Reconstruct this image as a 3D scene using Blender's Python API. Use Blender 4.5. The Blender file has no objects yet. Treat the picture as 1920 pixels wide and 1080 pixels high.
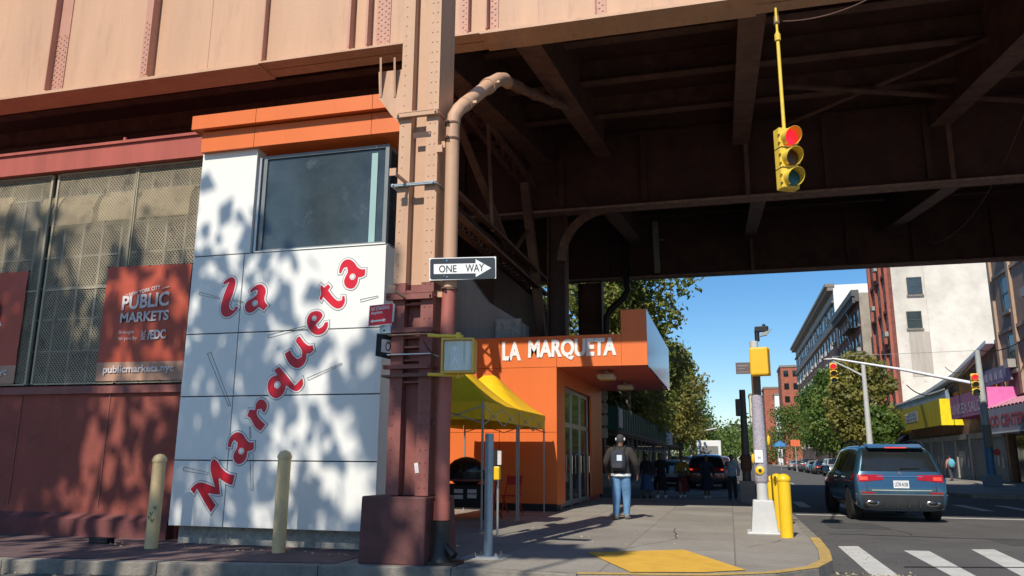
import bpy, bmesh, math, random
import numpy as np
from mathutils import Vector, Matrix, noise
from mathutils.bvhtree import BVHTree
random.seed(7); RNG = np.random.default_rng(7)
S = bpy.context.scene
COL = S.collection
PI = math.pi
# ------------------------------------------------------------------ camera
FPX, PITCH, ROLL, YAW, CH = 1480.0, math.radians(12.2), math.radians(0.4), math.radians(15.2), 1.4
FW = Vector((-math.sin(YAW)*math.cos(PITCH), math.cos(YAW)*math.cos(PITCH), math.sin(PITCH)))
R0 = Vector((math.cos(YAW), math.sin(YAW), 0)); U0 = R0.cross(FW)
CR = math.cos(ROLL)*R0 + math.sin(ROLL)*U0
CU = -math.sin(ROLL)*R0 + math.cos(ROLL)*U0
CAM = Vector((0, 0, CH))
cd = bpy.data.cameras.new('camera'); cam = bpy.data.objects.new('camera', cd); COL.objects.link(cam)
cam.matrix_world = Matrix(((CR.x, CU.x, -FW.x, 0), (CR.y, CU.y, -FW.y, 0), (CR.z, CU.z, -FW.z, CH), (0, 0, 0, 1)))
cd.sensor_width = 36; cd.lens = FPX/1920*36; cd.clip_start = 0.05; cd.clip_end = 5000
S.camera = cam
def ray(x, y): return CR*((x-960)/FPX) - CU*((y-540)/FPX) + FW
def aY(x, y, Y): d = ray(x, y); return CAM + d*(Y/d.y)          # survey helpers: photo pixel -> point on a real plane
def aZ(x, y, z): d = ray(x, y); return CAM + d*((z-CH)/d.z)
def aX(x, y, X): d = ray(x, y); return CAM + d*(X/d.x)
# ------------------------------------------------------------------ light
SUNV = Vector((-0.15, -1.0, 1.0)).normalized()                  # towards the sun
W = bpy.data.worlds.new('World'); S.world = W; W.use_nodes = True
nt = W.node_tree; bg = nt.nodes['Background']
sky = nt.nodes.new('ShaderNodeTexSky'); sky.sky_type = 'NISHITA'; sky.sun_disc = False
sky.sun_elevation = math.asin(SUNV.z); sky.sun_rotation = math.atan2(SUNV.x, SUNV.y)
sky.air_density = 1.0; sky.dust_density = 0.3; sky.ozone_density = 4.0
hs = nt.nodes.new('ShaderNodeHueSaturation'); hs.inputs['Saturation'].default_value = 1.27; nt.links.new(sky.outputs[0], hs.inputs['Color']); nt.links.new(hs.outputs[0], bg.inputs[0]); bg.inputs[1].default_value = 0.11
sl = bpy.data.lights.new('sun', 'SUN'); sl.energy = 4.2; sl.angle = math.radians(0.5); sl.color = (1, 0.93, 0.82)
so = bpy.data.objects.new('sun', sl); COL.objects.link(so)
so.rotation_euler = SUNV.to_track_quat('Z', 'Y').to_euler()
S.view_settings.view_transform = 'Standard'; S.view_settings.look = 'None'
S.view_settings.exposure = 0.22; S.view_settings.gamma = 1
S.render.engine = 'CYCLES'; S.cycles.max_bounces = 6; S.cycles.diffuse_bounces = 3
# ------------------------------------------------------------------ materials
def mat(name, col, rough=0.7, var=0.15, scale=3.0, metal=0.0, bump=0.0, bscale=40.0, spots=None, emit=None, spec=None, streak=False, coat=0, col2=None, thr=(0.45, 0.6), grit=0, gs=55):
    m = bpy.data.materials.new(name); m.use_nodes = True
    n = m.node_tree.nodes; l = m.node_tree.links; b = n['Principled BSDF']
    b.inputs['Roughness'].default_value = rough; b.inputs['Metallic'].default_value = metal
    if spec is not None: b.inputs['Specular IOR Level'].default_value = spec
    if coat: b.inputs['Coat Weight'].default_value = coat; b.inputs['Coat Roughness'].default_value = 0.05
    tc = n.new('ShaderNodeTexCoord'); mp = n.new('ShaderNodeMapping'); l.new(tc.outputs['Object'], mp.inputs[0])
    if streak: mp.inputs['Scale'].default_value = (1, 1, 0.12)
    ns = n.new('ShaderNodeTexNoise'); ns.inputs['Scale'].default_value = scale; ns.inputs['Detail'].default_value = 8; ns.inputs['Roughness'].default_value = 0.65
    l.new(mp.outputs[0], ns.inputs['Vector'])
    rp = n.new('ShaderNodeValToRGB'); rp.color_ramp.elements[0].position = 0.3; rp.color_ramp.elements[1].position = 0.7
    c = Vector(col); lo = c*(1-var); hi = c*(1+var)
    rp.color_ramp.elements[0].color = (*lo, 1); rp.color_ramp.elements[1].color = (min(hi.x, .95), min(hi.y, .95), min(hi.z, .95), 1)
    l.new(ns.outputs['Fac'], rp.inputs[0]); out = rp.outputs[0]
    s2 = spots or col2
    if s2:
        n2 = n.new('ShaderNodeTexNoise'); n2.inputs['Scale'].default_value = scale*2.7; n2.inputs['Detail'].default_value = 10; n2.inputs['Roughness'].default_value = 0.7
        l.new(mp.outputs[0], n2.inputs['Vector'])
        r2 = n.new('ShaderNodeValToRGB'); r2.color_ramp.elements[0].position = thr[0]+.1; r2.color_ramp.elements[1].position = thr[1]+.1
        l.new(n2.outputs['Fac'], r2.inputs[0])
        mx = n.new('ShaderNodeMix'); mx.data_type = 'RGBA'; l.new(r2.outputs[0], mx.inputs[0]); l.new(out, mx.inputs[6]); mx.inputs[7].default_value = (*s2, 1)
        out = mx.outputs[2]
    if grit:
        n3 = n.new('ShaderNodeTexNoise'); n3.inputs['Scale'].default_value = gs; n3.inputs['Detail'].default_value = 3; l.new(tc.outputs['Object'], n3.inputs['Vector'])
        r3 = n.new('ShaderNodeValToRGB'); r3.color_ramp.elements[0].position = .3; r3.color_ramp.elements[1].position = .6; g_ = 1-grit; r3.color_ramp.elements[0].color = (g_, g_, g_, 1); l.new(n3.outputs['Fac'], r3.inputs[0])
        m3 = n.new('ShaderNodeMix'); m3.data_type = 'RGBA'; m3.blend_type = 'MULTIPLY'; m3.inputs[0].default_value = 1; l.new(out, m3.inputs[6]); l.new(r3.outputs[0], m3.inputs[7]); out = m3.outputs[2]
        v = n.new('ShaderNodeTexVoronoi'); v.inputs['Scale'].default_value = 2.6; l.new(tc.outputs['Object'], v.inputs['Vector'])
        r4 = n.new('ShaderNodeValToRGB'); r4.color_ramp.elements[0].position = .045; r4.color_ramp.elements[1].position = .075; r4.color_ramp.elements[0].color = (.55, .55, .55, 1); l.new(v.outputs['Distance'], r4.inputs[0])
        m4 = n.new('ShaderNodeMix'); m4.data_type = 'RGBA'; m4.blend_type = 'MULTIPLY'; m4.inputs[0].default_value = 1; l.new(out, m4.inputs[6]); l.new(r4.outputs[0], m4.inputs[7]); out = m4.outputs[2]
    l.new(out, b.inputs['Base Color'])
    if bump:
        nb = n.new('ShaderNodeTexNoise'); nb.inputs['Scale'].default_value = bscale; nb.inputs['Detail'].default_value = 6
        l.new(tc.outputs['Object'], nb.inputs['Vector'])
        bp = n.new('ShaderNodeBump'); bp.inputs['Strength'].default_value = bump; bp.inputs['Distance'].default_value = 0.02
        l.new(nb.outputs['Fac'], bp.inputs['Height']); l.new(bp.outputs[0], b.inputs['Normal'])
    if emit: b.inputs['Emission Color'].default_value = (*emit[0], 1); b.inputs['Emission Strength'].default_value = emit[1]
    return m
def brick(name, col, mortar, bw=0.5, bh=0.16, ms=0.015, axis='XZ', rough=0.9, var=0.25, **kw):
    m = mat(name, col, rough, var, kw.pop('scale', 1.5), bump=0.3, **kw); n = m.node_tree.nodes; l = m.node_tree.links; b = n['Principled BSDF']
    tc = [x for x in n if x.type == 'TEX_COORD'][0]
    sx = n.new('ShaderNodeSeparateXYZ'); l.new(tc.outputs['Object'], sx.inputs[0]); cb = n.new('ShaderNodeCombineXYZ')
    ad = n.new('ShaderNodeMath'); ad.operation = 'ADD'; l.new(sx.outputs[0], ad.inputs[0]); l.new(sx.outputs[1], ad.inputs[1])
    if axis == 'XZ': l.new(ad.outputs[0], cb.inputs[0]); l.new(sx.outputs[2], cb.inputs[1])
    else: l.new(sx.outputs[0], cb.inputs[0]); l.new(sx.outputs[1], cb.inputs[1])
    bt = n.new('ShaderNodeTexBrick'); bt.inputs['Scale'].default_value = 1; bt.inputs['Brick Width'].default_value = bw; bt.inputs['Row Height'].default_value = bh
    bt.inputs['Mortar Size'].default_value = ms; bt.inputs['Color1'].default_value = (1, 1, 1, 1); bt.inputs['Color2'].default_value = (.8, .8, .8, 1); bt.inputs['Mortar'].default_value = (*mortar, 1)
    if axis == 'XY': bt.offset = 0
    l.new(cb.outputs[0], bt.inputs['Vector'])
    src = b.inputs['Base Color'].links[0].from_socket
    mx = n.new('ShaderNodeMix'); mx.data_type = 'RGBA'; mx.blend_type = 'MULTIPLY'; mx.inputs[0].default_value = 1
    l.new(src, mx.inputs[6]); l.new(bt.outputs['Color'], mx.inputs[7]); l.new(mx.outputs[2], b.inputs['Base Color'])
    return m
def leafmat(name, a, b_, c):
    m = bpy.data.materials.new(name); m.use_nodes = True; n = m.node_tree.nodes; l = m.node_tree.links; b = n['Principled BSDF']
    tc = n.new('ShaderNodeTexCoord'); ns = n.new('ShaderNodeTexNoise'); ns.inputs['Scale'].default_value = 0.55; ns.inputs['Detail'].default_value = 5; ns.inputs['Roughness'].default_value = 0.8
    l.new(tc.outputs['Object'], ns.inputs['Vector']); rp = n.new('ShaderNodeValToRGB'); e = rp.color_ramp.elements
    e[0].position = .36; e[0].color = (*a, 1); e[1].position = .62; e[1].color = (*c, 1); k = e.new(.5); k.color = (*b_, 1)
    l.new(ns.outputs['Fac'], rp.inputs[0]); l.new(rp.outputs[0], b.inputs['Base Color']); b.inputs['Roughness'].default_value = .55
    tr = n.new('ShaderNodeBsdfTranslucent'); l.new(rp.outputs[0], tr.inputs[0]); mx = n.new('ShaderNodeMixShader'); mx.inputs[0].default_value = .42
    out = n['Material Output']; l.new(b.outputs[0], mx.inputs[1]); l.new(tr.outputs[0], mx.inputs[2]); l.new(mx.outputs[0], out.inputs[0])
    return m
def glassy(name, col, rough=0.08, var=.2, scale=1.5): return mat(name, col, rough, var, scale, spec=0.7)
M = dict(
 steel=mat('peach_paint', (.56, .335, .205), .6, .10, 1.3, col2=(.42, .235, .15), thr=(.44, .68), bump=.2, bscale=7, streak=True),
 steel2=mat('peach_patch', (.50, .255, .18), .55, .08, 2),
 under=mat('brown_shaded', (.085, .037, .027), .65, .35, 1.2, col2=(.05, .024, .018)),  # brown steel darkened to carry the shade under the deck
 rust_shade=mat('worn_brown_shaded', (.17, .088, .064), .65, .35, 2, col2=(.09, .05, .038)), flange=mat('pale_worn_flange', (.33, .21, .165), .7, .3, 4, col2=(.16, .09, .07), thr=(.45, .6)),  # the first is worn brown, darkened too for the shade under the deck
 oxide=mat('oxide_red', (.24, .075, .06), .6, .14, 2.0, col2=(.17, .05, .042), bump=.2, bscale=12),
 grime=mat('grime', (.05, .035, .03), .9), oxide_pipe=mat('oxide_pipe', (.40, .12, .09), .55, .12, 3),
 redwall=mat('red_wall_paint', (.26, .062, .042), .78, .22, 1.3, col2=(.16, .042, .034), bump=.25, bscale=14),
 redcorn=mat('faded_red_cornice', (.38, .085, .06), .75, .2, 2.2, col2=(.42, .19, .15), thr=(.55, .7), streak=True),
 curb=mat('dirty_red_base', (.16, .05, .045), .85, .3, 3, bump=.4),
 white=mat('white_panel', (.82, .81, .75), .35, .03, .8, col2=(.70, .69, .62), thr=(.52, .8), streak=True), whitew=mat('white_paint', (.78, .78, .76), .5, .05, 2),
 joint=mat('dark_joint', (.02, .025, .03), .7), jet=mat('black', (.012, .012, .013), .5), blackg=mat('gloss_black', (.012, .012, .013), .2),
 conc=mat('concrete_base', (.36, .35, .31), .9, .3, 9, bump=.5, spots=(.12, .12, .11)),
 orange=mat('orange_panel', (.72, .16, .03), .45, .07, .9, col2=(.66, .135, .03), thr=(.46, .7), streak=True), orange2=mat('orange_soffit', (.60, .10, .035), .3, .1, 1.5),
 alu=mat('aluminium', (.55, .55, .54), .35, .08, 4, metal=.7), galv=mat('galvanised', (.33, .40, .44), .45, .15, 6, metal=.35),
 glass=mat('dusty_window', (.045, .06, .062), .12, .35, 1.3, spec=.8, col2=(.08, .10, .10)),
 glassd=glassy('dark_glass', (.015, .018, .018)), teal=mat('teal_frame', (.30, .46, .44), .4, .05, 2),
 red=mat('sign_letter_red', (.62, .006, .022), .4, .1, 3), signred=mat('no_standing_red', (.72, .01, .02), .4, .05, 3),
 banner=mat('banner_red', (.44, .07, .032), .55, .12, 1.4), bannert=mat('banner_tan', (.45, .25, .16), .6, .08, 2), bwhite=mat('banner_print', (.62, .56, .54), .6, .2, 14), navy=mat('banner_navy', (.03, .06, .14), .6), bblue=mat('banner_pale_blue', (.45, .58, .68), .6),
 cream=mat('cream_bollard', (.70, .51, .25), .5, .14, 4, spots=(.38, .30, .13), thr=(.58, .66)),
 ybol=mat('yellow_bollard', (.85, .52, .015), .4, .08, 3, spots=(.55, .33, .03), thr=(.6, .66)), ysig=mat('signal_yellow', (.80, .56, .07), .45, .1, 5), yped=mat('ped_signal_yellow', (.85, .46, .02), .45, .06, 3),
 tent=mat('tent_yellow', (.87, .52, .008), .6, .06, 2), slot=mat('sign_black', (.02, .028, .035), .4),
 asphalt=mat('asphalt', (.115, .11, .105), .9, .2, .6, bump=.5, bscale=90, col2=(.085, .082, .08), thr=(.42, .62), grit=.35, gs=40),
 walk=brick('sidewalk_concrete', (.33, .30, .255), (.62, .6, .58), 1.5, 1.5, .012, 'XY', .9, .16, scale=.8, col2=(.26, .24, .20), thr=(.48, .68), grit=.3),
 walkr=mat('red_paved_walk', (.13, .08, .075), .9, .3, 3, bump=.4), kerb=mat('kerb_stone', (.23, .205, .17), .9, .3, 5, bump=.5),
 ypaint=mat('yellow_floor_paint', (.66, .38, .045), .85, .12, 4, col2=(.45, .30, .10), thr=(.5, .66)), wpaint=mat('road_white', (.58, .57, .53), .8, .12, 3, col2=(.24, .23, .22), thr=(.50, .62), grit=.2, gs=30),
 chrome=mat('chrome', (.7, .7, .7), .12, .02, 2, metal=1), rubber=mat('rubber', (.018, .018, .018), .85), trim=mat('black_trim', (.02, .02, .022), .55),
 tail=mat('tail_light', (.36, .008, .012), .15, .1, 9), taillit=mat('brake_light_lit', (.8, .03, .02), .3, emit=((1, .08, .03), .6)),
 plate=mat('plate_white', (.75, .75, .75), .5), green=mat('shed_green', (.02, .085, .055), .6, .15, 1.5), bark=mat('bark', (.16, .12, .085), .95, .35, 4, bump=.6),
 skin=mat('skin', (.20, .10, .065), .6, .05, 4), skin2=mat('light_skin', (.45, .27, .19), .6, .05, 4), hair=mat('dark_hair', (.012, .01, .009), .7),
 shutter=mat('roll_shutter', (.26, .26, .25), .5, .25, 1.0, metal=.3), rnav=mat('pole_shade_blue', (.07, .20, .33), .5), pole=mat('pole_grey', (.52, .52, .50), .5, .08, 3), dpole=mat('dark_pole', (.06, .055, .05), .6),
)
# leaves: dark, mid, light
LEAF = [leafmat('plane_leaf', (.09, .13, .028), (.21, .25, .05), (.40, .37, .08)),
        leafmat('green_leaf', (.05, .11, .022), (.12, .20, .035), (.23, .29, .06)),
        leafmat('olive_leaf', (.11, .13, .03), (.23, .22, .05), (.38, .33, .08))]
# ------------------------------------------------------------------ mesh helpers
class MB:
    def __init__(s): s.v = []; s.f = []
    def add(s, vs, fs):
        o = len(s.v); s.v += [tuple(v) for v in vs]; s.f += [tuple(i+o for i in f) for f in fs]; return s
    def box(s, x0, x1, y0, y1, z0, z1):
        return s.add([(x0,y0,z0),(x1,y0,z0),(x1,y1,z0),(x0,y1,z0),(x0,y0,z1),(x1,y0,z1),(x1,y1,z1),(x0,y1,z1)],
                     [(0,3,2,1),(4,5,6,7),(0,1,5,4),(1,2,6,5),(2,3,7,6),(3,0,4,7)])
    def bar(s, a, b, w, h=None, up=(0, 0, 1)):
        a = Vector(a); b = Vector(b); h = h or w; d = (b-a).normalized(); u = Vector(up)
        if abs(d.dot(u)) > .99: u = Vector((0, 1, 0))
        x = d.cross(u).normalized(); y = x.cross(d); c = [(-1,-1),(1,-1),(1,1),(-1,1)]
        return s.add([p + x*i*w/2 + y*j*h/2 for p in (a, b) for i, j in c], [(0,1,2,3)[::-1],(4,5,6,7),(0,1,5,4),(1,2,6,5),(2,3,7,6),(3,0,4,7)])
    def tube(s, pts, r, n=12, cap=True):
        pts = [Vector(p) for p in pts]; rs = r if isinstance(r, (list, tuple)) else [r]*len(pts); o = len(s.v)
        prev = None
        for i, p in enumerate(pts):
            d = (pts[min(i+1, len(pts)-1)] - pts[max(i-1, 0)]).normalized()
            if prev is None:
                x = d.cross(Vector((0, 0, 1))) if abs(d.z) < .95 else d.cross(Vector((1, 0, 0)))
            else: x = prev - d*prev.dot(d)
            x.normalize(); prev = x; y = d.cross(x)
            s.v += [tuple(p + (x*math.cos(2*PI*k/n) + y*math.sin(2*PI*k/n))*rs[i]) for k in range(n)]
        for i in range(len(pts)-1):
            for k in range(n):
                a = o+i*n+k; b = o+i*n+(k+1) % n; s.f.append((a, b, b+n, a+n))
        if cap: s.f.append(tuple(o+k for k in range(n))[::-1]); s.f.append(tuple(o+(len(pts)-1)*n+k for k in range(n)))
        return s
    def prism(s, pts, off):
        pts = [Vector(p) for p in pts]; n = len(pts); off = Vector(off)
        s.add(pts + [p+off for p in pts], [tuple(range(n))[::-1], tuple(range(n, 2*n))] + [(i, (i+1) % n, (i+1) % n+n, i+n) for i in range(n)]); return s
    def lathe(s, base, prof, n=16, axis=(0, 0, 1)):
        b = Vector(base); ax = Vector(axis).normalized(); pts = [b+ax*h for r, h in prof]
        o = len(s.v); x = ax.orthogonal().normalized(); y = ax.cross(x)
        for (r, h), p in zip(prof, pts): s.v += [tuple(p+(x*math.cos(2*PI*k/n)+y*math.sin(2*PI*k/n))*r) for k in range(n)]
        for i in range(len(prof)-1):
            for k in range(n): a = o+i*n+k; c = o+i*n+(k+1) % n; s.f.append((a, c, c+n, a+n))
        s.f.append(tuple(o+k for k in range(n))[::-1]); s.f.append(tuple(o+(len(prof)-1)*n+k for k in range(n))); return s
    def sphere(s, c, r, n=10, sc=(1, 1, 1)):
        c = Vector(c); o = len(s.v); m = n//2+1
        for i in range(m+1):
            t = PI*i/m
            for k in range(n): s.v.append((c.x+r*sc[0]*math.sin(t)*math.cos(2*PI*k/n), c.y+r*sc[1]*math.sin(t)*math.sin(2*PI*k/n), c.z+r*sc[2]*math.cos(t)))
        for i in range(m):
            for k in range(n): a = o+i*n+k; b = o+i*n+(k+1) % n; s.f.append((a, a+n, b+n, b))
        return s
    def rivet(s, p, r, d):
        p = Vector(p); d = Vector(d); x = d.orthogonal().normalized(); y = d.cross(x); o = len(s.v); n = 6
        for rr, h in ((r, 0), (r*.8, r*.5)): s.v += [tuple(p + d*h + (x*math.cos(2*PI*k/n)+y*math.sin(2*PI*k/n))*rr) for k in range(n)]
        s.f += [(o+k, o+(k+1) % n, o+n+(k+1) % n, o+n+k) for k in range(n)] + [tuple(o+n+k for k in range(n))]; return s
def obj(name, me, m=None, parent=None, smooth=False, bevel=0):
    if isinstance(me, MB):
        mb = me; me = bpy.data.meshes.new(name)
        off = parent_loc(parent); vs = [tuple(Vector(v)-off) for v in mb.v]
        me.from_pydata(vs, [], mb.f); me.update()
        bm = bmesh.new(); bm.from_mesh(me); bmesh.ops.recalc_face_normals(bm, faces=bm.faces); bm.to_mesh(me); bm.free()
    o = bpy.data.objects.new(name, me); COL.objects.link(o)
    if m is not None:
        me.materials.clear(); me.materials.append(m)
    if parent: o.parent = parent
    if smooth:
        me.polygons.foreach_set('use_smooth', [True]*len(me.polygons))
        if smooth != 2: me.set_sharp_from_angle(angle=math.radians(40))
    if bevel:
        b = o.modifiers.new('bevel', 'BEVEL'); b.width = bevel; b.segments = 2; b.limit_method = 'ANGLE'
    return o
def parent_loc(p):
    v = Vector((0, 0, 0))
    while p: v += p.location; p = p.parent
    return v
def tag(o, label=None, cat=None, group=None, kind=None):
    if label: o['label'] = label
    if cat: o['category'] = cat
    if group: o['group'] = group
    if kind: o['kind'] = kind
    return o
def thing(name, label, cat, loc=(0, 0, 0), rz=0, group=None):
    o = bpy.data.objects.new(name, None); COL.objects.link(o); o.location = loc; o.rotation_euler = (0, 0, rz); o.empty_display_size = .2
    return tag(o, label, cat, group)
def struct(name, mb, m, **k): return tag(obj(name, mb, m, **k), kind='structure')
def dup(root, loc, rz=None, label=None, group=None, scale=None):
    r = root.copy(); COL.objects.link(r); r.location = loc
    if rz is not None: r.rotation_euler = (0, 0, rz)
    if scale: r.scale = scale
    if label: r['label'] = label
    if group: r['group'] = group
    for ch in list(root.children):
        c = ch.copy(); COL.objects.link(c); c.parent = r
        for g in list(ch.children): d = g.copy(); COL.objects.link(d); d.parent = c
    return r
def evalmesh(o):
    dg = bpy.context.evaluated_depsgraph_get(); dg.update()
    return bpy.data.meshes.new_from_object(o.evaluated_get(dg), preserve_all_data_layers=False, depsgraph=dg)
_tc = {}
def textmesh(txt, bold=0.0):
    k = (txt, bold)
    if k not in _tc:
        cu = bpy.data.curves.new('t', 'FONT'); cu.body = txt; cu.offset = bold; cu.resolution_u = 4
        o = bpy.data.objects.new('t', cu); COL.objects.link(o); me = evalmesh(o)
        vs = [v.co.copy() for v in me.vertices]; fs = [tuple(p.vertices) for p in me.polygons]
        bpy.data.objects.remove(o); x0 = min(v.x for v in vs); x1 = max(v.x for v in vs); y0 = min(v.y for v in vs); y1 = max(v.y for v in vs)
        _tc[k] = ([((v.x-x0)/(x1-x0), (v.y-y0)/(y1-y0)) for v in vs], fs)
    return _tc[k]
def lettering(mb, txt, ll, lr, ul, bold=0.0, th=0.006):
    """text fitted to a flat parallelogram given by three corners, a few mm thick"""
    ll, lr, ul = Vector(ll), Vector(lr), Vector(ul); uv, fs = textmesh(txt, bold)
    nrm = (lr-ll).cross(ul-ll).normalized()
    vs = [ll + (lr-ll)*u + (ul-ll)*v + nrm*th for u, v in uv]
    return mb.add(vs, fs)
def poly_offset(pts, d):
    n = len(pts); out = []; A = sum(pts[i][0]*pts[(i+1) % n][1]-pts[(i+1) % n][0]*pts[i][1] for i in range(n)); sg = 1 if A > 0 else -1
    for i in range(n):
        a = Vector(pts[i-1]); b = Vector(pts[i]); c = Vector(pts[(i+1) % n])
        e1 = (b-a).normalized(); e2 = (c-b).normalized(); n1 = Vector((e1.y, -e1.x)); n2 = Vector((e2.y, -e2.x)); m = (n1+n2)
        m = m.normalized() if m.length > .1 else n1
        k = 1/max(m.dot(n1), .6); out.append(tuple(b + m*d*k*sg))
    return out
def smooth_poly(pts):
    """one Chaikin-like pass that keeps sharp corners"""
    out = []; n = len(pts)
    for i in range(n):
        a = Vector(pts[i-1]); b = Vector(pts[i]); c = Vector(pts[(i+1) % n])
        ang = (b-a).angle(c-b, 0)
        if ang > math.radians(58): out.append(tuple(b))
        else: out += [tuple(b+(a-b)*.25), tuple(b+(c-b)*.25)]
    return out
def skinmesh(nodes, level=2):
    """nodes: name -> (parent, pos, radius). One continuous surface grown over a skeleton."""
    names = list(nodes); ix = {k: i for i, k in enumerate(names)}
    me = bpy.data.meshes.new('sk'); me.from_pydata([nodes[k][1] for k in names], [(ix[nodes[k][0]], ix[k]) for k in names if nodes[k][0]], [])
    o = bpy.data.objects.new('sk', me); COL.objects.link(o)
    if not me.skin_vertices:
        bm = bmesh.new(); bm.from_mesh(me); bm.verts.layers.skin.verify(); bm.to_mesh(me); bm.free()
    for i, k in enumerate(names):
        sv = me.skin_vertices[0].data[i]; r = nodes[k][2]; sv.radius = r if isinstance(r, tuple) else (r, r); sv.use_root = (i == 0)
    sm = o.modifiers.new('s', 'SKIN'); sm.use_smooth_shade = True; sm.branch_smoothing = .3
    ss = o.modifiers.new('ss', 'SUBSURF'); ss.levels = level; ss.render_levels = level
    r = evalmesh(o); bpy.data.objects.remove(o); r.polygons.foreach_set('use_smooth', [True]*len(r.polygons)); return r
def shell(me, pred, off):
    """garment: the faces of a body where pred holds, pushed outwards"""
    mb = MB(); mp = {}
    for p in me.polygons:
        if pred(p.center):
            ids = []
            for vi in p.vertices:
                if vi not in mp: v = me.vertices[vi]; mp[vi] = len(mb.v); mb.v.append(tuple(v.co + v.normal*off))
                ids.append(mp[vi])
            mb.f.append(tuple(ids))
    m = bpy.data.meshes.new('g'); m.from_pydata(mb.v, [], mb.f); m.update(); m.polygons.foreach_set('use_smooth', [True]*len(m.polygons)); return m
Z = Vector((0, 0, 1))
# ================================================================== GROUND
g = MB(); 
g.add([(-900, -900, 0), (900, -900, 0), (900, 1500, 0), (-900, 1500, 0)], [(0, 1, 2, 3)]); struct('road', g, M['asphalt'])
ISL = [(-45, 7.4), (-8.65, 8.15), (-4.75, 8.85), (-3.2, 9.15), (-1.7, 9.08), (-.3, 9.4), (.45, 9.85), (.95, 10.5), (1.2, 11.3), (1.3, 12.5), (1.36, 14.5), (1.4, 25.6), (1.2, 26.5), (.6, 27), (-45, 27)]
def inset(pl, d): return poly_offset(pl, -d)
def slab(name, pl, m, z0=0.0, z1=.15):
    mb = MB(); mb.prism([(x, y, z0) for x, y in pl], (0, 0, z1-z0)); return struct(name, mb, m)
def kerb(name, pl, closed=True, w=.16, z1=.153):
    inn = inset(pl, w); mb = MB(); n = len(pl)
    for i in range(n if closed else n-1):
        a, b = pl[i], pl[(i+1) % n]; c, d = inn[(i+1) % n], inn[i]
        L = math.dist(a, b); k = max(1, int(L/1.5)) if L < 60 else 1
        for j in range(k):
            g_ = .004/max(L, .1); t0 = j/k+g_; t1 = (j+1)/k-g_
            q = [tuple(np.array(a)*(1-t)+np.array(b)*t) for t in (t0, t1)] + [tuple(np.array(d)*(1-t)+np.array(c)*t) for t in (t1, t0)]
            mb.prism([(x, y, -.05) for x, y in q], (0, 0, z1+.05))
    return struct(name, mb, M['kerb'], bevel=.012)
slab('sidewalk', inset(ISL, .16), M['walk'])
kerb('kerb', ISL)
g = MB(); g.add([(x, y, .157) for x, y in [(-44, 7.9), (-8.65, 8.36), (-4.75, 9.06), (-4.65, 9.1), (-4.65, 11.5), (-44, 11.5)]], [tuple(range(6))]); struct('paved_strip', g, M['walkr'])
# yellow painted kerb and ramp patch
pk = ISL[4:11]; ik = inset(ISL, .15)[4:11]; g = MB()
for i in range(len(pk)-1):
    g.add([(*pk[i], .158), (*pk[i+1], .158), (*ik[i+1], .158), (*ik[i], .158)], [(0, 1, 2, 3)])
struct('kerb_paint', g, mat('worn_kerb_yellow', (.50, .33, .09), .85, .2, 5, col2=(.25, .21, .15), thr=(.42, .55)))
g = MB(); g.add([(-1.94, 11.15, .159), (-.70, 11.95, .159), (.12, 10.0, .159), (-.35, 9.66, .159), (-1.15, 9.42, .159)], [(0, 1, 2, 3, 4)]); struct('floor_paint', g, M['ypaint'])
# far pavements
FL = [(-60, 40), (-4.6, 40), (-4.2, 40.6), (-4.1, 42), (-4.1, 700), (-60, 700)]
slab('far_sidewalk', inset(FL, .16), M['walk']); kerb('far_kerb', FL)
FR = [(10.6, 700), (10.6, 60), (10.2, 44), (8.9, 41), (8.2, 38.6), (8.3, 37.3), (9.2, 36), (12, 34.6), (60, 32), (60, 700)]
slab('right_sidewalk', inset(FR, -.16) if False else poly_offset(FR, -.16), M['walk']); kerb('right_kerb', FR)
# painted markings
g = MB(); zz = .004
def strip(pxs): g.add([aZ(x, y, zz) for x, y in pxs], [tuple(range(len(pxs)))])
strip([(1571, 1024), (1609, 1024), (1686, 1080), (1636, 1081)]); strip([(1694, 1032), (1742, 1033), (1832, 1081), (1786, 1081)])
strip([(1821, 1030), (1864, 1030), (1930, 1060), (1930, 1081), (1915, 1080)])
g.add([(1.62, 22.85, zz), (10.5, 22.85, zz), (10.5, 23.15, zz), (1.62, 23.15, zz)], [(0, 1, 2, 3)])
for i in range(7):
    x = 2.0+i*1.25; g.add([(x, 26.6, zz), (x+.35, 26.6, zz), (x+.35, 30, zz), (x, 30, zz)], [(0, 1, 2, 3)])
for i in range(9):
    y = 27.7+i*1.25; g.add([(-3.4, y, zz), (.9, y, zz), (.9, y+.42, zz), (-3.4, y+.42, zz)], [(0, 1, 2, 3)])
for x in (-.1, 3.6): 
    for i in range(20): g.add([(x, 52+i*12, zz), (x+.12, 52+i*12, zz), (x+.12, 55+i*12, zz), (x, 55+i*12, zz)], [(0, 1, 2, 3)])
struct('road_marking', g, M['wpaint'])
# tar seams and a manhole on the asphalt
g = MB(); g.add([(1.8, 17.2, zz), (12, 16.6, zz), (12, 16.66, zz), (1.8, 17.27, zz)], [(0, 1, 2, 3)]); g.add([(2.2, 12.2, zz*2), (12, 14.9, zz*2), (12, 15.0, zz*2), (2.2, 12.27, zz*2)], [(0, 1, 2, 3)])
struct('road_seam', g, M['jet'])
def crack(pts, m, w=.012):
    g = MB(); prev = None
    P = []
    for (a, b) in zip(pts, pts[1:]):
        for k in range(6): t = k/6; P.append((a[0]+(b[0]-a[0])*t+random.gauss(0, .03), a[1]+(b[1]-a[1])*t+random.gauss(0, .03)))
    for a, b in zip(P, P[1:]): g.add([(a[0]-w/2, a[1]-w/2, m), (b[0]-w/2, b[1]-w/2, m), (b[0]+w/2, b[1]+w/2, m), (a[0]+w/2, a[1]+w/2, m)], [(0, 1, 2, 3)])
    return g
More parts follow.
